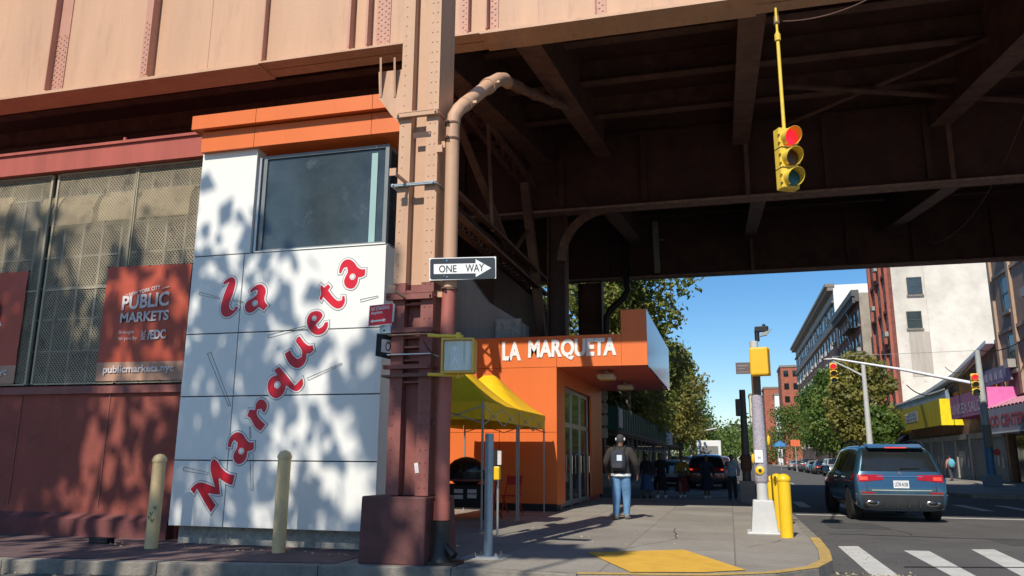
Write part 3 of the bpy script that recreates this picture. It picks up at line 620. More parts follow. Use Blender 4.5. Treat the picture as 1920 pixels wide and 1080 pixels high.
mb = MB(); mb.box(xR-.02, xR, TY+.041, TY+.73, zb, zj[4]); obj('side_panel', mb, M['white'], TW)
mb = MB(); mb.box(xL+.05, xR+.3, TY+.18, TY+.73, .14, zb-.001); obj('concrete_plinth', mb, M['conc'], TW)
# window
wz0, wz1 = zj[4]+.06, aY(600, 280, TY).z; wx0 = aY(484, 400, TY).x; wx1 = aY(722, 400, TY).x
w = MB(); f = .06
w.box(wx0, wx0+f, TY+.06, TY+.14, wz0-.04, wz1); w.box(wx1-f, wx1, TY+.06, TY+.14, wz0-.04, wz1); w.box(wx0+f, wx1-f, TY+.06, TY+.14, wz1-.05, wz1); w.box(wx0+f, wx1-f, TY+.06, TY+.14, wz0-.04, wz0)
w.box(wx1-.05, wx1, TY+.141, TY+.73, wz0-.04, wz0); w.box(wx1-.05, wx1, TY+.141, TY+.73, wz1-.05, wz1)
wo = obj('window', w, mat('window_frame_grey', (.22, .24, .24), .4, .1, 3, metal=.3), TW)
g = MB(); g.box(wx0+f, wx1-f, TY+.09, TY+.10, wz0, wz1-.05); obj('pane', g, M['glass'], wo)
g = MB(); g.box(wx1-.03, wx1-.02, TY+.141, TY+.73, wz0, wz1-.05); obj('side_pane', g, M['glass'], wo)
g = MB(); xt = aY(694, 400, TY+.1).x; g.box(xt, xt+.10, TY+.075, TY+.089, wz0, wz1-.12); obj('mullion', g, M['teal'], wo)
g = MB(); xs = aY(478, 400, TY).x; g.box(xs, xs+.035, TY+.03, TY+.2, wz0-.04, wz1-.03); obj('edge_strip', g, M['alu'], wo)
g = MB(); g.box(wx0, wx1+.03, TY-.015, TY+.12, zj[4], zj[4]+.02); obj('sill', g, M['white'], TW)
# orange band
for (ya, yb_, out, nm) in ((282, 247, .10, 'lower_fascia'), (246, 206, .22, 'upper_fascia')):
    z0 = aY(430, ya-2, TY-out).z; z1 = aY(430, yb_, TY-out).z; z1 = aY(430, 243, TY-.1).z if nm[0] == 'l' else aY(430, 210, TY-.22).z
    if nm[0] == 'u': z0 = aY(430, 243, TY-.1).z+.012
    xa = xL-out+.12; xb_ = xR+.17+out*.4
    xs_ = [xa, aY(478, 240, TY-out).x, aY(696, 240, TY-out).x, xb_]
    for i in range(3):
        mb = MB(); mb.box(xs_[i]+.004, xs_[i+1]-.004, TY-out, TY-out+.03, z0, z1); obj(nm, mb, M['orange'], TW)
    mb = MB(); mb.box(xb_-.03, xb_, TY-out+.031, TY+.75, z0, z1); mb.box(xa, xa+.03, TY-out+.031, TY+.75, z0, z1); mb.box(xa+.03, xb_-.031, TY-out+.031, TY+.75, z0+.01, z0+.03); obj(nm, mb, M['orange'], TW)
mb = MB(); mb.box(xL, xb_-.1, TY, TY+.75, z1-.05, z1-.01); obj('roof', mb, M['joint'], TW)
# ---- painted lettering (traced on the tower's own plane)
Z1, Z2, Z3, Z4 = (340, 800, 6), (440, 640, 6), (540, 470, 6), (380, 500, 9)
LET = dict(
 M=(Z1, [(95,705),(150,640),(215,612),(290,630),(374,668),(338,560),(320,450),(335,380),(375,352),(420,385),(460,460),(530,520),(615,538),(583,668),(520,655),(432,590),(440,690),(450,768),(400,775),(312,755),(402,882),(334,982),(260,860),(180,712),(147,775)], None),
 a=(Z1, [(518,240),(520,180),(545,110),(600,60),(650,50),(705,75),(740,140),(770,168),(828,165),(828,255),(800,278),(755,285),(745,350),(715,405),(650,437),(600,410),(576,350),(590,290),(622,240),(628,185),(600,162),(578,190),(568,240)], (680,275,38)),
 r=(Z2, [(130,855),(165,757),(225,762),(235,690),(280,642),(330,645),(375,690),(375,760),(340,810),(315,805),(300,770),(265,775),(255,810),(290,870),(362,935),(295,1022),(225,975),(190,900),(165,860)], None),
 q=(Z2, [(502,272),(560,335),(680,485),(765,397),(787,460),(765,530),(705,577),(640,555),(588,510),(575,560),(540,620),(470,657),(400,625),(362,540),(370,450),(410,395),(470,375),(435,325)], (485,490,42)),
 u=(Z2, [(553,135),(632,88),(660,150),(710,190),(750,170),(755,110),(715,50),(680,5),(698,-50),(740,-67),(790,5),(840,45),(887,32),(902,100),(860,147),(820,150),(815,220),(770,290),(700,317),(630,285),(580,210)], None),
 e=(Z3, [(320,665),(380,680),(405,725),(385,770),(325,835),(350,868),(390,845),(412,798),(462,790),(462,850),(430,920),(370,955),(300,957),(235,900),(200,820),(215,740),(255,685)], (300,762,32)),
 t=(Z3, [(373,370),(410,405),(455,365),(492,405),(465,445),(510,510),(565,560),(600,550),(608,500),(645,503),(657,570),(620,645),(560,667),(500,640),(440,580),(400,535),(380,580),(343,540),(370,490),(355,410)], None),
 A=(Z3, [(570,265),(570,210),(600,130),(650,90),(710,90),(760,130),(790,180),(830,203),(882,198),(877,280),(840,305),(800,310),(790,370),(750,430),(700,442),(640,415),(620,350),(640,290),(670,240),(660,195),(630,205),(608,262)], (730,295,38)),
 l=(Z4, [(335,270),(410,195),(500,158),(565,200),(575,280),(540,420),(500,530),(460,640),(475,710),(520,725),(565,648),(627,690),(540,800),(450,860),(370,867),(310,810),(293,700),(320,580),(370,420),(442,275),(358,322)], None),
 k=(Z4, [(788,410),(860,330),(940,285),(1010,285),(1075,350),(1087,430),(1055,530),(1070,600),(1122,650),(1037,757),(950,698),(860,780),(780,802),(715,755),(698,660),(740,580),(830,530),(910,470),(922,410),(880,408),(820,467)], (890,620,58)))
LET['a2'] = LET.pop('k')
def flat(mb, pts2, y): mb.prism([(x, y, z) for x, z in pts2], (0, .0022, 0))
def tris(mb, pts2, y):
    """ear-clipped flat face so that concave outlines fill correctly"""
    from mathutils.geometry import tessellate_polygon
    vs = [Vector((x, 0, z)) for x, z in pts2]; t = tessellate_polygon([vs]); mb.add([(x, y, z) for x, z in pts2], [tuple(f) for f in t])
for kx, ((ox, oy, s), pts, hole) in LET.items():
    w2 = [aY(ox+x/s, oy+y/s, TY) for x, y in pts]; pl = smooth_poly([(p.x, p.z) for p in w2])
    o1 = obj('letter', (lambda m: (tris(m, poly_offset(pl, -.013), TY-.009), m)[1])(MB()), M['red'], TW)
    mb = MB(); tris(mb, poly_offset(pl, .010), TY-.006)
    mb2 = MB(); tris(mb2, poly_offset(pl, .017), TY-.003)
    if hole:
        c = aY(ox+hole[0]/s, oy+hole[1]/s, TY); r = hole[2]/s/135
        mb.lathe((c.x, TY-.0105, c.z), [(r, 0), (r, .001)], 18, (0, -1, 0)); mb3 = MB(); mb3.lathe((c.x, TY-.013, c.z), [(r*.62, 0), (r*.62, .001)], 18, (0, -1, 0)); obj('letter_eye', mb3, M['white'], o1)
        mb2.lathe((c.x, TY-.012, c.z), [(r*.72, 0), (r*.72, .0006)], 18, (0, -1, 0))
    obj('letter_border', mb, M['whitew'], o1); obj('letter_outline', mb2, M['joint'], o1)
for a, b, w in [((374, 550), (412, 559.5), 5), ((438, 563), (456, 567), 3.5), ((392, 662), (430.5, 761), 7), ((503, 631), (572, 613), 6), ((577, 711), (641, 682), 5), ((676, 564), (709, 556), 5), ((344, 879), (390, 888), 7), ((468.5, 800), (469.5, 822), 3), ((471.5, 851), (472.5, 919), 6)]:
    A = Vector(a); B = Vector(b); d = (B-A).normalized(); n_ = Vector((-d.y, d.x))
    q = [A+n_*w/2, B+n_*w*.3, B-n_*w*.3, A-n_*w/2]; q = [aY(p.x, p.y, TY-.004) for p in q]
    mb = MB()
    for i in range(4): mb.bar(q[i], q[(i+1) % 4], .0045, .003, up=(0, 1, 0))
    obj('streak_mark', mb, M['joint'], TW)

# ================================================================== ORANGE MARKET ENTRANCE
EY = 19.5
EN = thing('market_entrance', 'orange market entrance front with white lettering and a boxy projecting canopy', 'entrance', (-4.2, EY, .15))
ex1 = aY(1045, 900, EY).x; ez1 = aY(1040, 630, EY).z; cz0 = aY(1213, 684, EY).z; cx1 = aY(1213, 640, EY).x; tz1 = aY(1213, 579, EY).z; tx0 = aY(1164, 620, EY).x
cyf = 27.0
mb = MB(); 
xs_ = [-8.2, -7.0, -5.6, ex1]; zs_ = [.32, 2.05, cz0, ez1]
for i in range(3):
    for j in range(3):
        mb.box(xs_[i]+.006, xs_[i+1]-.006, EY, EY+.05, zs_[j]+.005, zs_[j+1]-.005)
obj('facade_panel', mb, M['orange'], EN)
mb = MB(); mb.box(-8.2, ex1-.02, EY+.051, EY+.5, .15, ez1-.05); mb.box(-8.2, ex1-.5, EY+.5, 26.9, .15, ez1-.08); obj('wall_core', mb, M['joint'], EN)
mb = MB(); xc = aY(1040, 650, EY).x
mb.box(ex1+.004, tx0-.003, EY, EY+.05, cz0, ez1); mb.box(tx0+.003, cx1, EY, EY+.05, cz0, tz1); obj('canopy_front', mb, M['orange'], EN)
mb = MB()
for i in range(4):
    y0 = EY+.051+(cyf-EY)*i/4; y1 = EY+.05+(cyf-EY)*(i+1)/4; mb.box(cx1-.04, cx1, y0+.004, y1-.004, cz0, tz1)
obj('canopy_side', mb, mat('blue_grey_panel', (.38, .13, .07), .12, .05, 1, metal=.9), EN)
mb = MB(); mb.box(ex1-.05, cx1-.041, EY+.051, cyf, cz0+.002, cz0+.03); obj('soffit', mb, M['orange2'], EN)
mb = MB(); mb.box(ex1, tx0, EY+.051, cyf, ez1-.05, ez1-.02); mb.box(tx0, cx1-.041, EY+.051, cyf, tz1-.05, tz1-.02); mb.box(tx0, tx0+.03, EY+.051, cyf, ez1-.019, tz1-.051); obj('canopy_roof', mb, M['orange2'], EN)
# side wall with the glazed doors
mb = MB(); mb.box(ex1-.05, ex1, EY+.051, EY+1.0, .3, cz0); mb.box(ex1-.05, ex1, 24.6, 26.8, .3, cz0); mb.box(ex1-.05, ex1, EY+1.0, 24.6, 3.3, cz0); obj('side_panel', mb, M['orange'], EN)
mb = MB(); mb.box(-8.1, ex1-.04, EY+.02, EY+.05, .15, .319); obj('kickboard', mb, M['jet'], EN)
mb = MB(); mb.box(ex1-.3, ex1-.12, 24.6, 26.8, .15, cz0); mb.box(ex1-.3, ex1-.1, EY+.1, EY+1.0, .15, cz0); obj('door_jamb', mb, M['orange2'], EN)
for k, (ya, yb_) in enumerate(((20.5, 21.85), (21.87, 23.2), (23.22, 24.58))):
    d = MB(); X = ex1-.12; w = .07
    for y in (ya+w/2, yb_-w/2): d.box(X-.03, X+.03, y-w/2, y+w/2, .16, 3.28)
    for z in (.26, 2.3, 3.24): d.box(X-.028, X+.028, ya+w, yb_-w, z-.06, z+.06)
    do = obj('door', d, mat('door_frame', (.40, .38, .36), .35, .1, 3, metal=.5), EN)
    gl = MB(); gl.box(X-.006, X+.006, ya+w, yb_-w, .32, 2.24); gl.box(X-.006, X+.006, ya+w, yb_-w, 2.36, 3.18); obj('glass', gl, glassy('door_glass', (.06, .055, .045), .05), do)
    hd = MB(); hd.tube([(X+.08, yb_-.2, 1.0), (X+.08, yb_-.2, 1.5)], .016, 8); obj('handle', hd, M['chrome'], do)
mb = MB(); lettering(mb, 'LA', aY(942, 676, EY-.01), aY(977, 676, EY-.01), aY(942, 641, EY-.01), .045, .008); lettering(mb, 'MARQUETA', aY(990, 677, EY-.01), aY(1156, 672, EY-.01), aY(991, 638, EY-.01), .045, .008)
obj('lettering', mb, M['whitew'], EN)
for px, py in ((1137, 702), (1172, 722)):
    p = aZ(px, py, cz0-.1); t = obj('ceiling_light', (lambda m: (m.box(p.x-.22, p.x+.22, p.y-.22, p.y+.3, cz0-.22, cz0-.10), m.box(p.x-.06, p.x+.06, p.y-.06, p.y+.06, cz0-.099, cz0+.001), m)[2])(MB()), mat('lamp_housing', (.45, .42, .36), .5), EN, bevel=.03)
    mb = MB(); mb.box(p.x-.18, p.x+.18, p.y-.18, p.y+.26, cz0-.235, cz0-.221); obj('lens', mb, mat('amber_lens', (.75, .55, .15), .3), t)
mb = MB(); p = aY(1043, 625, EY+1.2); q = aY(1100, 622, EY+1.2); mb.box(p.x, q.x, EY+1.0, EY+1.6, ez1-.02, ez1+.16); obj('roof_unit', mb, M['conc'], EN, bevel=.02)
# bare concrete parapet and hall mass behind, under the viaduct
t = thing('parapet_wall', 'weathered grey concrete wall rising behind the orange entrance', 'wall', (-8, 20.2, .15)); mb = MB()
zt = aY(870, 500, 20.2).z; mb.prism([(-8.2, 20.2, .15), (-5.1, 20.2, .15), (-5.1, 20.2, 4.9), (-6.2, 20.2, 5.6), (-6.7, 20.2, 6.3), (-8.2, 20.2, 6.6)], (0, .35, 0)); obj('wall', mb, mat('stained_concrete', (.30, .28, .25), .9, .25, 1.3, streak=True, bump=.3, bscale=10), t)
mb = MB(); mb.box(-5.9, -5.2, 20.05, 20.19, 4.55, 5.05); obj('wall_unit', mb, M['conc'], t)
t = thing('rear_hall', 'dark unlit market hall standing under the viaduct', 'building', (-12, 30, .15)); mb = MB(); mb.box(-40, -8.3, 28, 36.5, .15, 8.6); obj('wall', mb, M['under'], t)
mb = MB(); mb.box(-40.1, -8.2, 27.9, 36.6, 8.6, 8.8); obj('roof', mb, M['jet'], t)
# window boards with drawings next to the entrance side (dark pipes, boards)
t = thing('notice_board', 'stack of pale notices on a black post past the orange entrance', 'notice', (-4.6, 27.6, .15)); mb = MB(); mb.box(-4.62, -4.3, 27.6, 27.66, .15, 4.2); obj('board', mb, M['jet'], t)
mb = MB()
for py in (742, 765, 788, 812): p = aY(1132, py, 27.58); mb.box(p.x-.18, p.x+.14, 27.58, 27.59, p.z-.17, p.z+.17)
obj('notice', mb, M['conc'], t)

# ================================================================== YELLOW POP-UP TENT
TN = thing('popup_tent', 'yellow pop-up canopy tent with grey folding legs before the orange wall', 'tent', (-5.3, 16, .15))
tx0_, tx1_, ty0, ty1 = -6.35, -4.28, 13.9, 18.9
ev = aY(940, 787, 14.1).z; ev2 = aY(1024, 795, 18.8).z
ze = 2.42; zv = ze-.32
A_, B_, C_, D_ = [(tx0_, ty0), (tx1_, ty0), (tx1_, ty1), (tx0_, ty1)]
def roof(mb, x0, x1, y0, y1, z0, z1, n=9):
    for j in range(n+1):
        for i in range(n+1):
            u, v = i/n*2-1, j/n*2-1; m_ = max(abs(u), abs(v)); rg = abs(abs(u)-abs(v)); h = (1-m_)**1.25-.05*math.sin(PI*min(1, m_))*rg
            mb.v.append((x0+(x1-x0)*i/n, y0+(y1-y0)*j/n, z0+(z1-z0)*h))
    o = len(mb.v)-(n+1)**2
    for j in range(n):
        for i in range(n): a = o+j*(n+1)+i; mb.f.append((a, a+1, a+n+2, a+n+1))
ym = 16.4
for (ya, yb_) in ((ty0, ym), (ym+.02, ty1)):
    mb = MB(); roof(mb, tx0_, tx1_, ya, yb_, ze, ze+1.0); obj('canopy_roof', mb, M['tent'], TN, smooth=True)
    mb = MB(); n = 14
    def val(p, q):
        for i in range(n):
            a = lerp(Vector(p), Vector(q), i/n); b = lerp(Vector(p), Vector(q), (i+1)/n); o1 = .012*math.sin(i*1.7); o2 = .012*math.sin((i+1)*1.7)
            mb.add([(a.x, a.y, ze), (b.x, b.y, ze), (b.x+o2, b.y+o2, zv), (a.x+o1, a.y+o1, zv)], [(0, 1, 2, 3)])
    val((tx0_, ya, 0), (tx1_, ya, 0)); val((tx1_, ya, 0), (tx1_, yb_, 0)); val((tx0_, yb_, 0), (tx1_, yb_, 0)); val((tx0_, ya, 0), (tx0_, yb_, 0)); obj('valance', mb, M['tent'], TN)
for x, y in ((tx1_, ty0), (tx1_, ym-.06), (tx1_, ym+.1), (tx1_, ty1), (tx0_, ty0), (tx0_, ym), (tx0_, ty1)):
    mb = MB(); x_ = x-.03 if x > -5 else x+.03; mb.box(x_-.018, x_+.018, y-.018, y+.018, 1.2, ze); mb.box(x_-.013, x_+.013, y-.013, y+.013, .16, 1.199); mb.box(x_-.035, x_+.035, y-.035, y+.035, .15, .16); obj('leg', mb, M['alu'], TN)
mb = MB()
for (a, b) in (((tx0_, ty0), (tx1_, ty0)), ((tx1_, ty0), (tx1_, ym)), ((tx1_, ym), (tx1_, ty1)), ((tx0_, ty1), (tx1_, ty1))):
    m_ = ((a[0]+b[0])/2, (a[1]+b[1])/2); mb.bar((*a, 2.35), (*m_, 2.02), .02); mb.bar((*m_, 2.35), (*b, 2.02), .02); mb.bar((*m_, 2.35), (*a, 2.02), .02); mb.bar((*b, 2.35), (*m_, 2.02), .02)
obj('scissor_frame', mb, M['alu'], TN)
# folding table and what stands on it, behind the column
FT = thing('folding_table', 'red trestle table with spread legs under the yellow tent', 'table', (-5.6, 16.6, .15)); mb = MB()
mb.box(-6.2, -4.75, 16.2, 17.0, .93, .97); obj('top', mb, M['oxide'], FT)
rm = mat('table_leg_red', (.45, .03, .02), .5)
for x in (-6.1, -4.9):
    for s in (-1, 1): mb = MB(); mb.bar((x, 16.6-s*.3, .93), (x+.1, 16.6+s*.35, .15), .03); obj('leg', mb, rm, FT)
t = thing('covered_griddle', 'black domed cooker standing on the red table', 'cooker', (-5.5, 16.6, .97)); mb = MB()
mb.sphere((-5.5, 16.6, 1.12), .42, 16, (1, .8, .75)); obj('dome', mb, M['blackg'], t, smooth=True); mb = MB(); mb.lathe((-5.5, 16.6, .97), [(.43, 0), (.45, .12), (.45, .14), (.4, .145)], 20); obj('base', mb, M['jet'], t)
t = thing('cooler_box', 'black crate with pale stickers on the ground under the red table', 'crate', (-5.5, 16.7, .15)); mb = MB(); mb.box(-5.95, -5.0, 16.4, 17, .38, .86); mb.box(-5.9, -5.84, 16.45, 16.5, .15, .38); mb.box(-5.1, -5.04, 16.45, 16.5, .15, .38); obj('body', mb, M['jet'], t, bevel=.02)
mb = MB()
for i, (x, z) in enumerate([(-5.6, .72), (-5.6, .6), (-5.3, .72), (-5.3, .62)]): mb.box(x-.1, x+.1, 16.39, 16.398, z-.04, z+.04)
obj('sticker', mb, M['bwhite'], t)
t = thing('folding_chair', 'red folding chair leaning open against the orange wall', 'chair', (-4.9, 18.4, .15))
mb = MB(); mb.box(-5.1, -4.75, 18.1, 18.5, .55, .58); obj('seat', mb, rm, t); mb = MB(); mb.box(-5.1, -4.75, 18.5, 18.53, .8, 1.0); obj('backrest', mb, rm, t)
for x in (-5.1, -4.75): mb = MB(); mb.bar((x, 18.55, 1.02), (x, 18.0, .15), .025); mb.bar((x, 18.0, .6), (x, 18.6, .15), .025); obj('leg', mb, rm, t)
# ================================================================== BOLLARDS, POSTS
def bollard(label, px, py, h, r, m, cat='bollard', group=None, cap='dome'):
    p = aZ(px, py, .15); t = thing('bollard', label, cat, tuple(p), group=group)
    prof = [(r, 0), (r, h-.1)]; mb = MB(); mb.lathe(p, prof, 24); obj('post', mb, m, t, smooth=True)
    mb = MB(); mb.lathe(p+Z*(h-.1), [(r*1.1, 0), (r*1.12, .02), (r*1.1, .035), (r*.95, .07), (r*.6, .1), (r*.2, .112), (.001, .115)], 24); obj('cap', mb, m, t, smooth=True)
    return t
t = bollard('cream steel bollard with green scrawls left of the sign tower', 283, 1029, 1.27, .09, M['cream'])
mb = MB(); p = t.location
for i, z in enumerate((.42, .47, .38, .55)):
    a = -1.9+.25*i; mb.tube([p+Vector((.092*math.cos(a+q*.12), .092*math.sin(a+q*.12), z+.03*math.sin(q*2))) for q in range(5)], .006, 5)
obj('graffiti', mb, mat('green_marker', (.10, .25, .12), .6), t)
bollard('plain cream steel bollard standing in front of the white sign tower', 522, 1037, 1.33, .088, M['cream'])
yg = 'yellow bollards around the signal pole'
for lb, px, py, h, r in (('thick yellow bollard nearest the camera beside the signal pole', 1476, 1008, 1.02, .105), ('middle yellow bollard of the group behind the signal pole', 1462, 994, 1.0, .10), ('thin rearmost yellow bollard partly hidden by the signal pole', 1449, 978, .92, .085)):
    bollard(lb, px, py, h, r, M['ybol'], group=yg)
# galvanised post on a bolted plate
p = aZ(915, 1044, .15); t = thing('steel_post', 'short galvanised post on a bolted base plate before the tent', 'post', tuple(p))
mb = MB(); h = aY(915, 813, p.y).z-.15; mb.lathe(p, [(.058, 0), (.058, h)], 24); obj('tube', mb, M['galv'], t, smooth=True)
mb = MB(); mb.box(p.x-.19, p.x+.19, p.y-.17, p.y+.17, .15, .168); obj('base_plate', mb, M['galv'], t)
for sx in (-1, 1):
    for sy in (-1, 1): mb = MB(); mb.lathe(p+Vector((sx*.14, sy*.12, .018)), [(.018, 0), (.018, .02), (.009, .021), (.009, .045)], 6); obj('bolt', mb, M['alu'], t)
mb = MB(); mb.box(p.x-.3, p.x+.28, p.y-.3, p.y+.25, .147, .1535); obj('patch', mb, mat('fresh_concrete', (.36, .35, .33), .9), t)
# meter / push button hanging on tent leg
q = aY(928, 868, 13.0); t = thing('push_button_unit', 'small black and yellow unit on a thin post beside the tent leg', 'button unit', (q.x, 13.0, .15))
mb = MB(); mb.box(q.x-.03, q.x+.05, 12.96, 13.1, q.z-.05, q.z+.22); obj('housing', mb, M['jet'], t); mb = MB(); mb.box(q.x+.055, q.x+.12, 12.96, 13.0, q.z-.03, q.z+.2); obj('plate', mb, M['bwhite'], t)
mb = MB(); mb.box(q.x-.01, q.x+.09, 12.95, 13.08, q.z-.28, q.z-.055); obj('lower_housing', mb, M['ybol'], t, bevel=.02); mb = MB(); mb.tube([(q.x+.02, 13.12, .15), (q.x+.02, 13.12, q.z+.2)], .02, 8); obj('post', mb, M['alu'], t)

# ================================================================== SIGNS AND SIGNALS ON THE COLUMN
def plate_sign(name, label, corners_px, Y, border, back, texts, extra=None, d=.012, corner=.02, out=M['whitew']):
    tl, tr, br, bl = [aY(x, y, Y) if not isinstance(Y, (tuple, list)) else aY(x, y, Y[i]) for i, (x, y) in enumerate(corners_px)]
    t = thing(name, label, 'sign', tuple((tl+br)/2)); nrm = (bl-tl).cross(tr-tl).normalized()
    if nrm.y > 0: nrm = -nrm
    mb = MB(); mb.prism([tl, tr, br, bl], -nrm*.004); obj('plate', mb, out, t)
    ex = (tr-tl).normalized(); ez = (tl-bl).normalized(); w = (tr-tl).length; h = (tl-bl).length
    def P(u, v, k=.0): return bl + (tr-tl)*u + (tl-bl)*v + nrm*k
    mb = MB(); bu, bv = border/w, border/h; c = corner
    pts = [(bu+c, bv), (1-bu-c, bv), (1-bu, bv+c*w/h), (1-bu, 1-bv-c*w/h), (1-bu-c, 1-bv), (bu+c, 1-bv), (bu, 1-bv-c*w/h), (bu, bv+c*w/h)]
    mb.prism([P(u, v, .0015) for u, v in pts], nrm*.001); obj('face', mb, back, t)
    return t, P
t, P = plate_sign('one_way_sign', 'black one way sign with a white arrow pointing right, fixed to the downpipe', [(805, 484), (930, 481), (930, 522), (805, 526)], 9.28, .012, M['slot'], None)
mb = MB(); mb.prism([P(u, v, .004) for u, v in [(.07, .28), (.70, .28), (.70, .12), (.93, .50), (.70, .90), (.70, .72), (.07, .72)]], P(0, 0, .001)-P(0, 0, 0)); obj('arrow', mb, M['whitew'], t)
mb = MB(); lettering(mb, 'ONE', P(.15, .34, .0055), P(.415, .34, .0055), P(.15, .66, .0055), .01, .001); lettering(mb, 'WAY', P(.55, .34, .0055), P(.825, .36, .0055), P(.55, .67, .0055), .01, .001); obj('lettering', mb, M['slot'], t)
mb = MB()
for u, v in ((.27, .86), (.27, .14)): mb.tube([P(u, v, .003), P(u, v, .01)], .01, 8)
obj('bolt', mb, M['chrome'], t)
t, P = plate_sign('one_way_sign', 'second one way sign turned edge-on at the left edge of the steel column', [(707, 625), (752, 632), (750, 678), (704, 667)], (9.12, 9.5, 9.5, 9.12), .008, M['slot'], None, out=M['slot'])
mb = MB(); mb.prism([P(u, v, .004) for u, v in [(.2, .2), (.95, .2), (.95, .78), (.2, .78)]], P(0, 0, .001)-P(0, 0, 0)); obj('arrow', mb, M['bwhite'], t); mb = MB(); lettering(mb, 'ONE', P(.36, .28, .006), P(.95, .28, .006), P(.36, .7, .006), .01, .001); obj('lettering', mb, M['slot'], t)
mb = MB(); mb.box(-4.25, -4.1, 9.2, 9.45, aY(720, 625, 9.2).z, aY(720, 610, 9.2).z); obj('bracket', mb, M['galv'], t)
t, P = plate_sign('no_standing_sign', 'red and white no standing sign with a double arrow on the steel column', [(693, 573), (738, 568), (734, 608), (690, 612)], (9.1, 9.22, 9.22, 9.1), .006, M['signred'], None)
mb = MB(); lettering(mb, 'NO STANDING', P(.08, .72, .004), P(.84, .74, .004), P(.08, .90, .004), .02, .001); lettering(mb, 'Anytime', P(.08, .50, .004), P(.56, .52, .004), P(.08, .68, .004), .02, .001)
mb.prism([P(u, v, .004) for u, v in [(.08, .22), (.18, .12), (.18, .18), (.62, .18), (.62, .12), (.72, .22), (.62, .32), (.62, .26), (.18, .26), (.18, .32)]], P(0, 0, .001)-P(0, 0, 0)); obj('lettering', mb, M['whitew'], t)
mb = MB(); q = P(.97, .5, -.02); mb.bar(P(.98, .1, -.02), P(.98, .95, -.02), .05, .02); obj('bracket', mb, M['whitew'], t)
# pedestrian signal facing the camera
def pedsignal(label, c, w, h, rz, m, parentarms=True):
    t = thing('pedestrian_signal', label, 'signal'); d = .19
    mb = MB(); mb.box(-w/2, w/2, 0, d, -h/2, h/2); obj('housing', mb, m, t, bevel=.03)
    mb = MB()
    for s in (-1, 1): mb.box(s*w/2-(.02 if s > 0 else 0), s*w/2+(.02 if s < 0 else 0), -.05, -.001, -h/2, h/2); mb.box(-w/2+.02, w/2-.02, -.05, -.001, s*h/2-(.02 if s > 0 else 0), s*h/2+(.02 if s < 0 else 0))
    obj('visor', mb, m, t)
    mb = MB(); mb.box(-w/2+.03, w/2-.03, -.012, -.002, -h/2+.03, h/2-.03); lens = obj('lens', mb, mat('dull_lens', (.66, .69, .60), .35, .3, 7, col2=(.38, .41, .36), streak=True), t)
    mb = MB(); k = w/2.9
    def L(*pts, r=.012):
        for a, b in zip(pts, pts[1:]): mb.bar((a[0]*k, -.016, a[1]*k), (b[0]*k, -.016, b[1]*k), r, .003, up=(0, 1, 0))
    L((-.35, .15), (-.3, -.2), (-.55, -.85), r=.02); L((-.3, -.2), (-.05, -.5), (.0, -.85), r=.02); L((-.35, .35), (-.65, 0), r=.015); L((-.3, .35), (.0, .05), r=.015); mb.lathe((-.3*k, -.014, .6*k), [(.03, 0), (.03, .003)], 10, (0, -1, 0))
    obj('walking_figure', mb, mat('pale_led', (.85, .88, .85), .5), lens)
    t.location = c; t.rotation_euler = (0, 0, rz); return t
c = aY(859, 667, 9.0); t = pedsignal('yellow framed pedestrian signal with an unlit dusty face on the column', c, .40, .42, math.radians(6), mat('worn_signal_yellow', (.74, .46, .08), .5, .15, 6))
for y in (631, 704):
    am = MB()
    a = aY(803, y-2, 9.15)-c; b_ = aY(868 if y < 700 else 868, y, 9.1)-c; am.tube([a, b_], .022, 10)
    am.tube([b_+Vector((-.06, 0, -.03)), b_+Vector((-.06, 0, .05))], .03, 8)
    ao = obj('mounting_arm', am, M['ysig']); ao.parent = t; ao.rotation_euler = (0, 0, -math.radians(6))
cab = MB(); cab.tube([aY(800, 640, 9.2)-c, aY(806, 655, 9.12)-c, aY(815, 662, 9.2)-c, aY(813, 690, 9.2)-c], .008, 6); co = obj('cable', cab, M['jet']); co.parent = t
